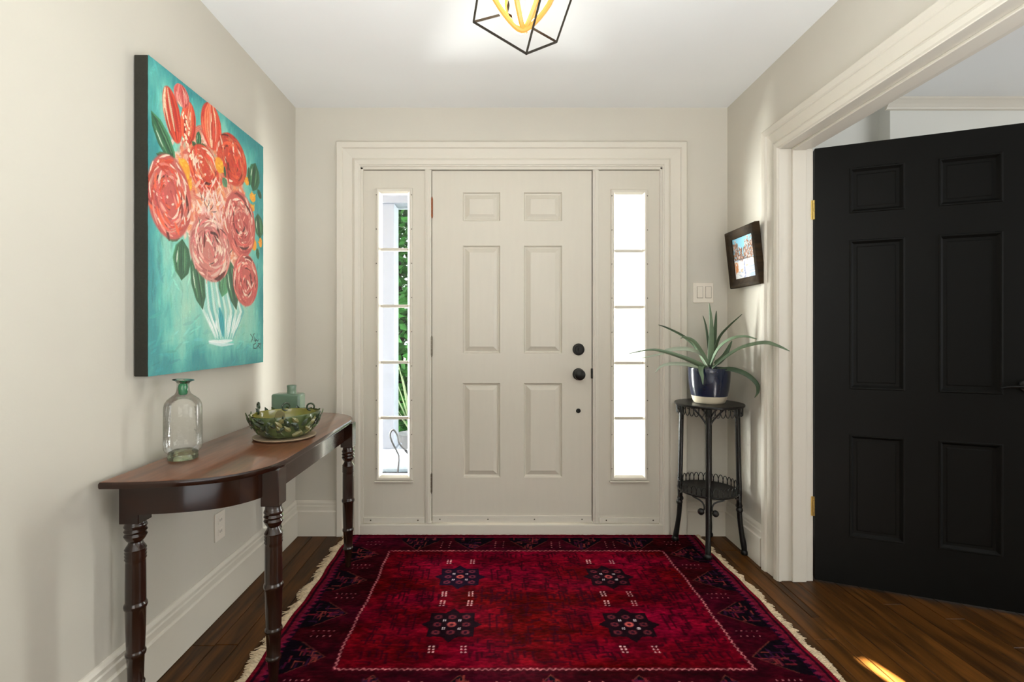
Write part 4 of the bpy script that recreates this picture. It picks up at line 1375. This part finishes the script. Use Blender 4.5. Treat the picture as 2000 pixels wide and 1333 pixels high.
# wire loops
wl = MB().tube([(-0.0145 * math.cos(t), 0, 0.046 * math.sin(t)) for t in [PI * q / 14 for q in range(15)]], 0.0022, 6)
me_up = wl.mesh('wire_loop'); me_up.materials.append(M_BLACKMETAL)
for p in me_up.polygons:
    p.use_smooth = True
NL = 40
for k in range(NL):
    a = 2 * PI * k / NL
    o = bpy.data.objects.new('wire_loop', me_up); COL.objects.link(o); o.parent = ps
    o.matrix_local = Matrix.Translation((0.163 * math.cos(a), 0.163 * math.sin(a), ZTOP - 0.010)) @ Matrix.Rotation(a + PI / 2, 4, 'Z') @ Matrix.Rotation(PI, 4, 'X')
NL = 36
for k in range(NL):
    a = 2 * PI * k / NL
    o = bpy.data.objects.new('wire_loop', me_up); COL.objects.link(o); o.parent = ps
    o.matrix_local = Matrix.Translation((-0.006 + 0.149 * math.cos(a), 0.149 * math.sin(a), ZSH)) @ Matrix.Rotation(a + PI / 2, 4, 'Z')

# ------------------------------------------------------------------ potted plant
PX_, PY_ = 1.150, 2.600
pp = empty('potted_plant', (PX_, PY_, ZTOP + 0.001))
tag(pp, 'spiky grey-green bromeliad in a navy pot', 'plant')
M_NAVY = mat('navy_glaze', lin(22, 32, 56), 0.22, noise=0.12, nscale=8, coat=0.4)
M_LEAF = mat('succulent_leaf', lin(104, 124, 98), 0.5, noise=0.18, nscale=18, bump=0.06, bscale=50)
M_LEAF2 = mat('dark_leaf', lin(62, 82, 58), 0.5, noise=0.18, nscale=18, bump=0.06, bscale=50)
M_LEAF3 = mat('pale_leaf', lin(168, 178, 158), 0.42, noise=0.12, nscale=18, bump=0.06, bscale=50)
MB().lathe([(0.0905, 0.040), (0.098, 0.075), (0.1035, 0.12), (0.1055, 0.165), (0.1055, 0.186), (0.104, 0.189), (0.101, 0.187), (0.0995, 0.165), (0.098, 0.12)], (0, 0, 0), 48, close=False).build('pot', M_NAVY, pp, local=True, smooth=True)
bnd = MB().lathe([(0.0, 0.0), (0.070, 0.0), (0.076, 0.003), (0.082, 0.013), (0.0905, 0.040)], (0, 0, 0), 48, close=False).build('pot_base_band', mat('cream_glaze', lin(226, 214, 190), 0.3, noise=0.03), pp, local=True, smooth=True)
bnd['label'] = 'cream band around the pot base'
MB().lathe([(0.0985, 0.160), (0.05, 0.167), (0.0, 0.170)], (0, 0, 0), 32, close=False).build('soil', mat('potting_soil', lin(46, 36, 28), 0.95, noise=0.4, nscale=60, bump=0.8, bscale=120), pp, local=True)
K5 = lambda x_, y_: (1300 + x_ / 5.554, 560 + y_ / 5.554)
LV = [  # picture directions along each leaf, depths from root to tip, width, roll, material
    ([(480, 870), (490, 600), (492, 400), (475, 180)], 2.60, 2.57, 0.034, 0, M_LEAF),
    ([(500, 800), (530, 500), (550, 265)], 2.63, 2.66, 0.030, 10, M_LEAF2),
    ([(470, 700), (440, 450), (405, 315)], 2.64, 2.68, 0.014, 0, M_LEAF2),
    ([(505, 780), (570, 560), (680, 430), (830, 300)], 2.62, 2.60, 0.024, 30, M_LEAF2),
    ([(490, 860), (580, 680), (700, 580), (850, 545), (990, 570)], 2.58, 2.40, 0.034, 40, M_LEAF),
    ([(550, 850), (640, 760), (720, 590)], 2.62, 2.66, 0.040, 20, M_LEAF2),
    ([(505, 900), (650, 780), (830, 670), (1060, 615), (1200, 640), (1345, 700)], 2.56, 2.11, 0.036, 45, M_LEAF),
    ([(560, 910), (720, 905), (880, 960), (990, 1060), (1000, 1150), (965, 1205)], 2.53, 2.34, 0.030, 45, M_LEAF2),
    ([(455, 860), (380, 720), (300, 600), (205, 555), (165, 565)], 2.58, 2.52, 0.032, 35, M_LEAF),
    ([(470, 860), (345, 690), (260, 600), (150, 520), (0, 445), (-78, 416)], 2.62, 2.66, 0.028, 35, M_LEAF2),
    ([(450, 860), (370, 740), (250, 690), (100, 685), (0, 705), (-60, 735), (-275, 780)], 2.58, 2.46, 0.034, -45, M_LEAF3),
    ([(420, 890), (360, 850), (200, 780), (0, 715), (-160, 690), (-395, 728)], 2.55, 2.38, 0.032, 40, M_LEAF),
    ([(400, 900), (330, 875), (200, 850), (50, 845), (-50, 870), (-110, 933)], 2.56, 2.50, 0.030, -45, M_LEAF3),
    ([(430, 880), (390, 875), (385, 920), (398, 980), (405, 1065)], 2.54, 2.462, 0.030, 0, M_LEAF),
]
root_p = Vector((PX_, PY_, 0))
for pts, ya, yb_, wd, roll, mm_ in LV:
    n_ = len(pts)
    P = []
    for i, (a, b) in enumerate(pts):
        q = K5(a, b)
        P.append(U(q[0], q[1], ya + (yb_ - ya) * (i / (n_ - 1)) ** 1.1))
    P = catmull(P, 6)
    m_ = len(P)
    rdir = P[-1] - P[0]
    rh = Vector((rdir.x, rdir.y, 0))
    if abs(rdir.z) > 0.8 * rdir.length:
        side0 = Vector((1, 0, 0))
    else:
        side0 = rh.normalized().cross(Vector((0, 0, 1)))
    vs, fs = [], []
    for i, p in enumerate(P):
        t = i / (m_ - 1)
        T = (P[min(i + 1, m_ - 1)] - P[max(i - 1, 0)]).normalized()
        s_ = (side0 - T * side0.dot(T)).normalized()
        s_ = Matrix.Rotation(math.radians(roll), 3, T) @ s_
        nv = s_.cross(T).normalized()
        wv = wd / 2 * (0.75 + 0.25 * min(1, t * 6)) * max(0.03, (1 - t ** 1.6)) ** 0.75
        vs += [p - s_ * wv + nv * wv * 0.45, p - nv * wv * 0.05, p + s_ * wv + nv * wv * 0.45]
    for i in range(m_ - 1):
        fs += [(i * 3, i * 3 + 1, i * 3 + 4, i * 3 + 3), (i * 3 + 1, i * 3 + 2, i * 3 + 5, i * 3 + 4)]
    MB().add(vs, fs).build('leaf', mm_, pp, smooth=True, solid=0.0022, angle=60)

# ------------------------------------------------------------------ rug
RX0, RX1, RY0, RY1 = -0.83, 1.143, 1.42, 2.762
RW, RH = RX1 - RX0, RY1 - RY0
R = Art(RW, RH, 520, 354)
nA, nB, nC, nD = R.noise(0.25, 0.12, 21), R.noise(0.05, 0.03, 22), R.noise(0.016, 0.006, 23), R.noise(0.008, 0.008, 24)
base = C(84, 0, 15) + (nA[..., None] * C(20, 1, 16)) + nB[..., None] * C(18, 3, 4) + nC[..., None] * C(16, 3, 5)
R.c = np.clip(base, 0, 1)
fx0, fx1, fy0, fy1 = -0.552 - RX0, 0.886 - RX0, 1.652 - RY0, 2.550 - RY0
X, Y = np.meshgrid(R.x, R.y)
inb = (X < fx0) | (X > fx1) | (Y < fy0) | (Y > fy1)
R.c[inb] = R.c[inb] * 0.50 + C(4, 2, 5)
# outer guards
for d0, d1, col in ((0.0, 0.022, C(96, 12, 26)), (0.022, 0.034, C(34, 8, 20)), (0.034, 0.046, C(92, 16, 34))):
    for msk in (((X >= d0) & (X < d1)), ((RW - X >= d0) & (RW - X < d1)), ((Y >= d0) & (Y < d1)), ((RH - Y >= d0) & (RH - Y < d1))):
        R.c[msk] = col * (1 + 0.15 * nC[msk][:, None])
# saw-tooth guard along both ends
for ex_, sg_ in ((0.046, 1), (RW - 0.046, -1)):
    yy = 0.03
    while yy < RH - 0.03:
        R.poly([(ex_, yy), (ex_ + sg_ * 0.024, yy + 0.014), (ex_, yy + 0.028)], C(98, 20, 46))
        R.poly([(ex_ + sg_ * 0.024, yy + 0.014), (ex_ + sg_ * 0.024, yy + 0.040), (ex_ + sg_ * 0.002, yy + 0.028)], C(24, 8, 26))
        yy += 0.028


def lozenge(cx, cy, ax, ay, hw, ln):
    """dark border triangle: base centre, direction, half width, length"""
    d = np.array([ax, ay]); nrm = np.array([-ay, ax]); c0_ = np.array([cx, cy])
    tri = [c0_ - nrm * hw, c0_ - nrm * hw * 0.85 + d * ln * 0.3, c0_ + d * ln, c0_ + nrm * hw * 0.85 + d * ln * 0.3, c0_ + nrm * hw]
    R.poly(tri, C(13, 6, 13))
    for i in (1, 2):
        R.stroke([tri[i], tri[i + 1]], 0.005, C(112, 58, 44), 0.55, taper=False)
    rs = np.random.default_rng(int(abs(cx * 1000 + cy * 77)))
    for k in range(26):
        t = rs.uniform(0.06, 0.85); q = rs.uniform(-0.8, 0.8) * (1 - t)
        p = c0_ + d * ln * t + nrm * hw * q
        o = (nrm if rs.random() < 0.5 else d) * rs.uniform(0.010, 0.024)
        R.stroke([p - o, p + o * 0.6, p + o * 0.6 + (d if rs.random() < 0.5 else -nrm) * 0.010], 0.006, [C(104, 28, 36), C(120, 50, 44), C(70, 14, 40), C(46, 18, 44)][rs.integers(4)], 0.85, taper=False)


def dots(cx, cy, nx_, ny_, sx, sy, r=0.0042, col=C(206, 150, 140)):
    for i in range(nx_):
        for j in range(ny_):
            R.ell(cx + (i - (nx_ - 1) / 2) * sx, cy + (j - (ny_ - 1) / 2) * sy, r, r, col, 0.9, soft=0.4)


# ends (left and right)
yy = 1.717 - RY0 - 0.265
while yy < RH - 0.05:
    for ex_, sg_ in ((0.072, 1), (RW - 0.072, -1)):
        if 0.08 < yy < RH - 0.06:
            lozenge(ex_, yy, sg_, 0, 0.098, 0.155)
        if 0.1 < yy + 0.132 < RH - 0.1:
            dots(ex_ + sg_ * 0.10, yy + 0.132 + 0.016, 5, 1, 0.020, 0.02, 0.0032, C(170, 104, 110))
            dots(ex_ + sg_ * 0.10, yy + 0.132 - 0.016, 4, 1, 0.024, 0.02, 0.0032, C(170, 104, 110))
            for k in range(5):
                R.stroke([(ex_ + sg_ * (0.03 + 0.03 * k), yy + 0.132), (ex_ + sg_ * (0.045 + 0.03 * k), yy + 0.137)], 0.008, C(60, 10, 22), 0.7)
    yy += 0.265
# long sides (near and far)
for xx in (-0.41, -0.12, 0.185, 0.48, 0.77):
    for by, sg_ in ((0.048, 1), (RH - 0.048, -1)):
        lozenge(xx - RX0, by, 0, sg_, 0.115, 0.155)
        if xx < 0.7:
            cx = xx + 0.146 - RX0
            dots(cx - 0.022, by + sg_ * 0.09, 1, 4, 0.02, 0.022, 0.0036, C(190, 120, 118))
            dots(cx + 0.022, by + sg_ * 0.09, 1, 4, 0.02, 0.022, 0.0036, C(190, 120, 118))
# inner border line, a zigzag of pale knots
def zig(p0, p1, step=0.011, amp=0.0038):
    p0, p1 = np.array(p0), np.array(p1)
    L = np.hypot(*(p1 - p0)); d = (p1 - p0) / L; nrm = np.array([-d[1], d[0]])
    k = int(L / step)
    R.stroke([p0, p1], 0.016, C(70, 10, 24), 0.8, taper=False)
    for i in range(k):
        a = p0 + d * step * i + nrm * amp * (1 if i % 2 else -1)
        b = p0 + d * step * (i + 1) + nrm * amp * (-1 if i % 2 else 1)
        R.stroke([a, b], 0.0050, C(186, 108, 112) * RNG.uniform(0.7, 1.1), 0.9, taper=False)


zig((fx0, fy0), (fx1, fy0)); zig((fx0, fy1), (fx1, fy1)); zig((fx0, fy0), (fx0, fy1)); zig((fx1, fy0), (fx1, fy1))


def gul(cx, cy, tone):
    s_ = 0.088
    dark = C(20, 8, 16) * 0.7 + tone * 0.3
    star = []
    for k in range(16):
        a = 2 * PI * k / 16
        r_ = (s_ * 1.38 if k % 4 == 0 else s_ * 1.18) if k % 2 == 0 else s_ * 0.98
        star.append((cx + r_ * math.cos(a), cy + 0.92 * r_ * math.sin(a)))
    R.poly(star, dark)
    R.poly([(cx - s_, cy - 0.9 * s_), (cx + s_, cy - 0.9 * s_), (cx + s_, cy + 0.9 * s_), (cx - s_, cy + 0.9 * s_)], dark)
    fl_ = C(120, 46, 52) * 0.75 + tone * 0.25
    for i in (-1, 0, 1):
        for j in (-1, 0, 1):
            if i == 0 and j == 0:
                continue
            px_, py_ = cx + i * 0.057, cy + j * 0.050
            R.ell(px_, py_, 0.0165, 0.0145, fl_, soft=0.3)
            R.ell(px_, py_, 0.0070, 0.0060, C(30, 10, 26), soft=0.5)
            for q in range(6):
                a = q * PI / 3
                R.stroke([(px_ + 0.008 * math.cos(a), py_ + 0.007 * math.sin(a)), (px_ + 0.017 * math.cos(a), py_ + 0.0150 * math.sin(a))], 0.0025, C(40, 12, 30), 0.7, taper=False)
    R.ell(cx, cy, 0.023, 0.021, C(22, 8, 24), soft=0.2)
    R.ell(cx, cy, 0.018, 0.016, C(168, 74, 70), soft=0.3)
    R.ell(cx, cy, 0.008, 0.007, C(60, 16, 30), soft=0.4)
    for i in (-1, 1):
        for j in (-1, 1):
            dots(cx + i * 0.030, cy + j * 0.026, 2, 2, 0.007, 0.007, 0.0028, C(236, 214, 220))


GX = (-0.169 - RX0, 0.53 - RX0)
GY = (1.906 - RY0, 2.279 - RY0)
# small dark hooks mirrored about the guls
hk = np.random.default_rng(5)
offs = [(hk.uniform(0.02, 0.34), hk.uniform(0.01, 0.235), hk.integers(2), hk.uniform(0.02, 0.05)) for _ in range(46)]
for gx in GX:
    for gy in GY:
        for (ox_, oy_, ori, ln) in offs:
            if abs(ox_) < 0.125 and abs(oy_) < 0.11:
                continue
            for sx in (-1, 1):
                for sy in (-1, 1):
                    p = np.array([gx + sx * ox_, gy + sy * oy_])
                    if not (fx0 + 0.03 < p[0] < fx1 - 0.03 and fy0 + 0.03 < p[1] < fy1 - 0.03):
                        continue
                    d = np.array([ln, 0]) if ori else np.array([0, ln])
                    cl = np.clip(p + d, [fx0 + .02, fy0 + .02], [fx1 - .02, fy1 - .02])
                    R.stroke([p, cl], 0.0085, C(44, 2, 14), 0.75, taper=False)
                    R.stroke([cl, cl + np.array([d[1], d[0]]) * 0.3 * sx], 0.0085, C(44, 2, 14), 0.7, taper=False)
for gx in GX:
    for gy in GY:
        gul(gx, gy, C(26, 10, 44) if (gx == GX[0] and gy == GY[1]) else C(30, 8, 14))
        for sx in (-1, 1):
            for sy in (-1, 1):
                dots(gx + sx * 0.058, gy + sy * 0.150, 2, 3, 0.015, 0.016, 0.0040, C(228, 176, 176))
# wear mottling
R.c *= (1 + 0.10 * nD + 0.10 * nC + 0.08 * nB)[..., None]
lf = np.clip(1 - (X / 0.35), 0, 1)[..., None]
R.z = 0.0010 * nD + 0.0008 * nC
M_RUG = mat('wool_pile', (0.3, 0.02, 0.04), 1.0, attr='paint', noise=0.22, nscale=260, bump=0.5, bscale=700, spec=0.02)
rug = empty('persian_rug', ((RX0 + RX1) / 2, (RY0 + RY1) / 2, 0))
tag(rug, 'dark red patterned wool rug with pale fringes in front of the door', 'rug')
rxm, rym = (RX0 + RX1) / 2, (RY0 + RY1) / 2
HT = 0.0105


def rugmap(X, Y, Z):
    d = np.minimum(np.minimum(X, RW - X), np.minimum(Y, RH - Y))
    z = HT * np.clip((d / 0.008), 0, 1) ** 0.5 + Z * (d > 0.006)
    wob = 0.004 * np.sin(Y * 9 + 1.0) + 0.002 * np.sin(Y * 31)
    xo = X + wob
    return RX0 + xo - rxm, RY0 + Y - rym, z + 0.0008


me = R.mesh('pile', rugmap, M_RUG)
link('pile', me, rug)
MB().box(RX0 + 0.006, RX1 - 0.006, RY0 + 0.002, RY1 - 0.002, 0.0002, 0.004).build('backing', mat('rug_backing', lin(70, 14, 24), 0.95, noise=0.2), rug)
M_FR = mat('cotton_fringe', lin(206, 186, 156), 0.9, noise=0.25, nscale=60)
rf = random.Random(5)
for sgn, xe in ((-1, RX0), (1, RX1)):
    mb = MB()
    y = RY0 + 0.004
    while y < RY1 - 0.004:
        wob = 0.004 * math.sin((y - RY0) * 9 + 1) + 0.002 * math.sin((y - RY0) * 31)
        base = Vector((xe + wob - sgn * 0.004, y, 0.007))
        for q in range(3):
            cl_ = 0.55 + 0.45 * math.sin(y * 47 + math.sin(y * 13) * 3) ** 2
            ln = cl_ * rf.uniform(0.022, 0.036) * (1.25 if sgn > 0 else 1.6)
            dy = rf.uniform(-0.014, 0.014)
            p1 = base + Vector((sgn * ln * 0.45, dy * 0.3 + rf.uniform(-.004, .004), 0.002 + rf.uniform(0, 0.004)))
            p2 = base + Vector((sgn * ln, dy, -0.0055 + rf.uniform(0, 0.004)))
            mb.tube([base, p1, p2], [0.0022, 0.0024, 0.0012], 4)
        y += rf.uniform(0.0045, 0.0085)
    fo_ = mb.build('fringe', M_FR, rug, smooth=True)
    fo_['kind'] = 'stuff'
    fo_['label'] = 'pale cotton fringe along the rug end'

# ------------------------------------------------------------------ pendant lamp
pe = empty('pendant_lamp', (0.10, 1.53, ZC))
tag(pe, 'black wire cage ceiling lamp with glowing looped bulb', 'lamp')
h0 = 2.11
Q = [U(925, 43, 1.53), U(1028, 105, 1.42), U(1087, 82, 1.50), U(989, 26, 1.64)]
T1 = [U(943, -70, 1.50), U(1078, -90, 1.38), U(1142, -78, 1.46), U(1008, -45, 1.60)]
cen = sum(T1, Vector()) / 4
T2 = [Vector((cen.x + (p.x - cen.x) * 0.2, cen.y + (p.y - cen.y) * 0.2, 2.425)) for p in T1]
M_CAGE = mat('cage_bronze', lin(40, 33, 22), 0.45, metal=0.5, noise=0.1)
for i in range(4):
    j = (i + 1) % 4
    for a, b in ((Q[i], Q[j]), (Q[i], T1[i]), (T1[i], T1[j]), (T1[i], T2[i])):
        MB().tube([a, b], 0.0044, 4).build('cage_bar', M_CAGE, pe)
c2_ = Vector((cen.x, cen.y, 0))
MB().lathe([(0.0, ZC), (0.062, ZC), (0.062, ZC - 0.012), (0.055, ZC - 0.02), (0.03, ZC - 0.024), (0.03, ZC - 0.034), (0.0, ZC - 0.034)], c2_, 32, close=False).build('canopy', M_CAGE, pe, smooth=True)
MB().lathe([(0.018, 2.315), (0.021, 2.32), (0.021, 2.37), (0.012, 2.38), (0.008, 2.43)], Vector((0.080, 1.53, 0)), 20).build('socket', M_CAGE, pe, smooth=True)
M_LED = mat('led_glow', (1, 0.9, 0.7), 0.5, noise=0.0, emit=(1.0, 0.86, 0.66), emit_str=3.2)
M_AMB = mat('amber_strip', lin(226, 150, 70), 0.35, noise=0.05, emit=(1.0, 0.36, 0.07), emit_str=0.35)
bulb_c = Vector((0.083, 1.53, 0))
for k, (aa, sc_) in enumerate(((0.15, 1.0), (1.15, 0.95), (2.15, 1.02))):
    dr = Vector((math.cos(aa), math.sin(aa), 0))

    def teardrop(rw_, zlo, zhi, off):
        pts = []
        for q in range(26):
            t = 2 * PI * q / 26
            wv = rw_ * math.sin(t) * (0.66 + 0.34 * math.cos(t))
            z = zlo + (zhi - zlo) * (0.5 + 0.5 * math.cos(t))
            pts.append(bulb_c + dr * wv + Vector((off.x, off.y, z)))
        return pts
    nv = Vector((-dr.y, dr.x, 0)) * 0.008
    MB().tube(teardrop(0.135 * sc_, 2.120 + 0.004 * k, 2.315, nv), 0.0095, 8, closed=True).build('led_loop', M_LED, pe, smooth=True)
    MB().tube(teardrop(0.142 * sc_, 2.113 + 0.004 * k, 2.318, -nv), 0.0085, 8, closed=True).build('amber_loop', M_AMB, pe, smooth=True)

# ------------------------------------------------------------------ outside the front door
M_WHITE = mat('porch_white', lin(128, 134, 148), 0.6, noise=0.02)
struct('floor_porch', MB().box(-3.2, 3.2, 2.95, 5.2, -0.30, -0.14), mat('porch_boards', lin(62, 60, 58), 0.8, noise=0.08, nscale=5), 'grey porch floor outside the front door', 'porch floor')
struct('ground', MB().box(-40, 40, 5.0, 60, -0.6, -0.35), mat('lawn', lin(88, 118, 62), 0.95, noise=0.3, nscale=1.5), 'green lawn beyond the porch', 'lawn')
struct('path', MB().box(0.2, 4.8, 5.2, 6.98, -0.45, -0.2).box(0.75, 2.4, 4.2, 5.25, -0.1395, -0.115), mat('pale_concrete', lin(214, 210, 202), 0.8, noise=0.06, nscale=5), 'pale concrete path beside the porch', 'path')
struct('step', MB().box(-1.5, 1.7, 2.885, 3.32, -0.139, -0.09), mat('reflector_stone', lin(180, 176, 168), 0.8, noise=0.06, nscale=5), 'pale unseen added doorstep outside the front door', 'reflector')  # unseen pale slab added to bounce daylight up to the ceiling
pc = empty('porch_column', (-1.028, 4.42, -0.14))
tag(pc, 'square white porch column seen through the left sidelight', 'column')
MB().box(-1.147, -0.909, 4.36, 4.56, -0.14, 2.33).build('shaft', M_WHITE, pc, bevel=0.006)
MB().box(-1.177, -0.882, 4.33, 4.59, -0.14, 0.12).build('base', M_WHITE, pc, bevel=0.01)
struct('shade_roof', MB().box(-3.4, 3.4, 2.95, 4.62, 2.9, 3.0), mat('shade_roof_brown', lin(92, 74, 54), 0.7, noise=0.1), 'unseen porch roof added to shade the column', 'ceiling')  # roof added out of view to put the column in shade
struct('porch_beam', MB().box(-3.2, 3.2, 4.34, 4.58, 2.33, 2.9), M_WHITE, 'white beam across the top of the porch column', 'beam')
# clapboard wall at the right of the porch
M_WHITE2 = mat('clapboard_white', lin(232, 234, 238), 0.6, noise=0.02)
wp = MB().box(1.2, 4.6, 7.00, 7.14, -0.35, 4.2)
wpo = struct('wall_porch', wp, M_WHITE2, 'white clapboard wall seen through the right sidelight', 'wall')
for k in range(20):
    z = -0.33 + 0.215 * k
    MB().add([(1.2, 6.975, z), (4.6, 6.975, z), (4.6, 6.99, z + 0.22), (1.2, 6.99, z + 0.22), (1.2, 7.005, z), (4.6, 7.005, z), (4.6, 7.005, z + 0.22), (1.2, 7.005, z + 0.22)],
             [(0, 1, 2, 3), (0, 1, 5, 4), (2, 3, 7, 6), (0, 3, 7, 4), (1, 2, 6, 5)]).build('clapboard', M_WHITE2, wpo)
# hedge
M_HEDGE = mat('hedge_leaf', lin(46, 104, 40), 0.55, noise=0.5, nscale=2.5)
rh_ = random.Random(9)
mb = MB()
for k in range(8000):
    c_ = Vector((rh_.uniform(-2.6, -0.8), rh_.uniform(6.0, 6.7), rh_.uniform(-0.25, 3.3)))
    a, b = rh_.uniform(0, 2 * PI), rh_.uniform(-0.8, 0.8)
    u_ = Vector((math.cos(a), math.sin(a), b)).normalized()
    v_ = u_.orthogonal().normalized()
    L, W_ = rh_.uniform(0.06, 0.10), rh_.uniform(0.03, 0.05)
    mb.add([c_ - u_ * L, c_ + v_ * W_, c_ + u_ * L, c_ - v_ * W_], [(0, 1, 2, 3)])
hd = empty('hedge', (-2.2, 6.4, -0.35))
tag(hd, 'tall green hedge beyond the porch column', 'hedge')
ho = mb.build('foliage', M_HEDGE, hd)
ho['kind'] = 'stuff'
hb = MB()
for k in range(9):
    x_ = -3.4 + 0.3 * k
    hb.tube([(x_, 6.5, -0.4), (x_ + 0.05, 6.52, 1.2), (x_ - 0.04, 6.5, 3.2)], [0.035, 0.03, 0.012], 6)
hb.build('stems', mat('bark', lin(62, 48, 36), 0.9, noise=0.2), hd)
# patio chair arm with cushion
ch = empty('patio_chair', (-0.78, 3.55, -0.14))
tag(ch, 'black scrolled iron patio chair on the porch', 'chair')
M_IRON = mat('patio_iron', lin(42, 42, 46), 0.6, metal=0.2, noise=0.15, nscale=40)
yc = 3.42
loop = [U(792, 880, yc), U(780, 866, yc), U(776, 850, yc), U(768, 840, yc), U(762, 848, yc), U(765, 862, yc), U(773, 878, yc), U(779, 892, yc), U(778, 912, yc), U(776, 935, yc)]
MB().tube(catmull(loop, 5), 0.011, 8, sq=0.6).build('scroll_arm', M_IRON, ch, smooth=True)
MB().tube(catmull([U(792, 880, yc), U(806, 894, yc + 0.12), U(818, 902, yc + 0.3)], 5), 0.010, 8).build('arm_rail', M_IRON, ch, smooth=True)
sz = U(765, 925, yc).z
MB().box(-0.98, -0.50, yc + 0.0, yc + 0.48, sz - 0.02, sz).build('seat', M_IRON, ch, bevel=0.006)
for (a, b) in ((-0.96, yc + 0.02), (-0.52, yc + 0.02), (-0.96, yc + 0.46), (-0.52, yc + 0.46)):
    MB().tube([(a, b, sz), (a, b, -0.14)], 0.012, 8).build('leg', M_IRON, ch, smooth=True)
cu = MB()
for i in range(9):
    pass
vs, fs = [], []
N = 12
for i in range(N + 1):
    for j in range(N + 1):
        a, b = i / N * 2 - 1, j / N * 2 - 1
        h_ = max(0, 1 - a ** 4) ** 0.5 * max(0, 1 - b ** 4) ** 0.5
        vs.append((-0.74 + a * 0.21, yc + 0.24 + b * 0.21, sz + 0.02 + 0.065 * h_))
for i in range(N):
    for j in range(N):
        fs.append((i * (N + 1) + j, (i + 1) * (N + 1) + j, (i + 1) * (N + 1) + j + 1, i * (N + 1) + j + 1))
b0 = len(vs)
for (a, b) in ((-1, -1), (1, -1), (1, 1), (-1, 1)):
    vs.append((-0.74 + a * 0.21, yc + 0.24 + b * 0.21, sz + 0.001))
cu.add(vs, fs)
cu.add([(-0.95, yc + 0.03, sz + 0.001), (-0.53, yc + 0.03, sz + 0.001), (-0.53, yc + 0.45, sz + 0.001), (-0.95, yc + 0.45, sz + 0.001),
        (-0.95, yc + 0.03, sz + 0.02), (-0.53, yc + 0.03, sz + 0.02), (-0.53, yc + 0.45, sz + 0.02), (-0.95, yc + 0.45, sz + 0.02)],
       [(0, 1, 2, 3), (0, 1, 5, 4), (1, 2, 6, 5), (2, 3, 7, 6), (3, 0, 4, 7)])
cuo = cu.build('seat_cushion', mat('cushion_cloth', lin(150, 164, 178), 0.9, noise=0.15, nscale=60, bump=0.3, bscale=300), smooth=True)
tag(cuo, 'grey-blue cushion on the patio chair', 'cushion')
# spiky porch plant
sp = empty('spiky_plant', (-0.86, 4.98, -0.14))
tag(sp, 'pale spiky plant in a pot beside the porch column', 'plant')
MB().lathe([(0.0, 0.0), (0.10, 0.0), (0.14, 0.26), (0.15, 0.27), (0.13, 0.26), (0.0, 0.24)], (-0.86, 4.98, -0.14), 24, close=False).build('pot', mat('porch_pot', lin(150, 152, 158), 0.7, noise=0.1), sp, smooth=True)
M_SPK = mat('spiky_leaf', lin(150, 170, 130), 0.5, noise=0.15)
rs_ = random.Random(4)
for k in range(16):
    a = 2 * PI * k / 16 + rs_.uniform(-0.2, 0.2)
    L, sp_ = rs_.uniform(0.45, 0.8), rs_.uniform(0.12, 0.45)
    base = Vector((-0.86, 4.98, 0.10))
    d = Vector((math.cos(a), math.sin(a), 0))
    if (base + d * sp_).x < -0.9 and False:
        continue
    P = [base + d * (sp_ * t ** 1.4) + Vector((0, 0, L * t)) for t in [i / 6 for i in range(7)]]
    s_ = d.cross(Vector((0, 0, 1)))
    vs, fs = [], []
    for i, p in enumerate(P):
        wv = 0.014 * (1 - (i / 6) ** 2) + 0.001
        vs += [p - s_ * wv, p + s_ * wv]
    for i in range(6):
        fs.append((2 * i, 2 * i + 1, 2 * i + 3, 2 * i + 2))
    MB().add(vs, fs).build('leaf', M_SPK, sp, solid=0.002)
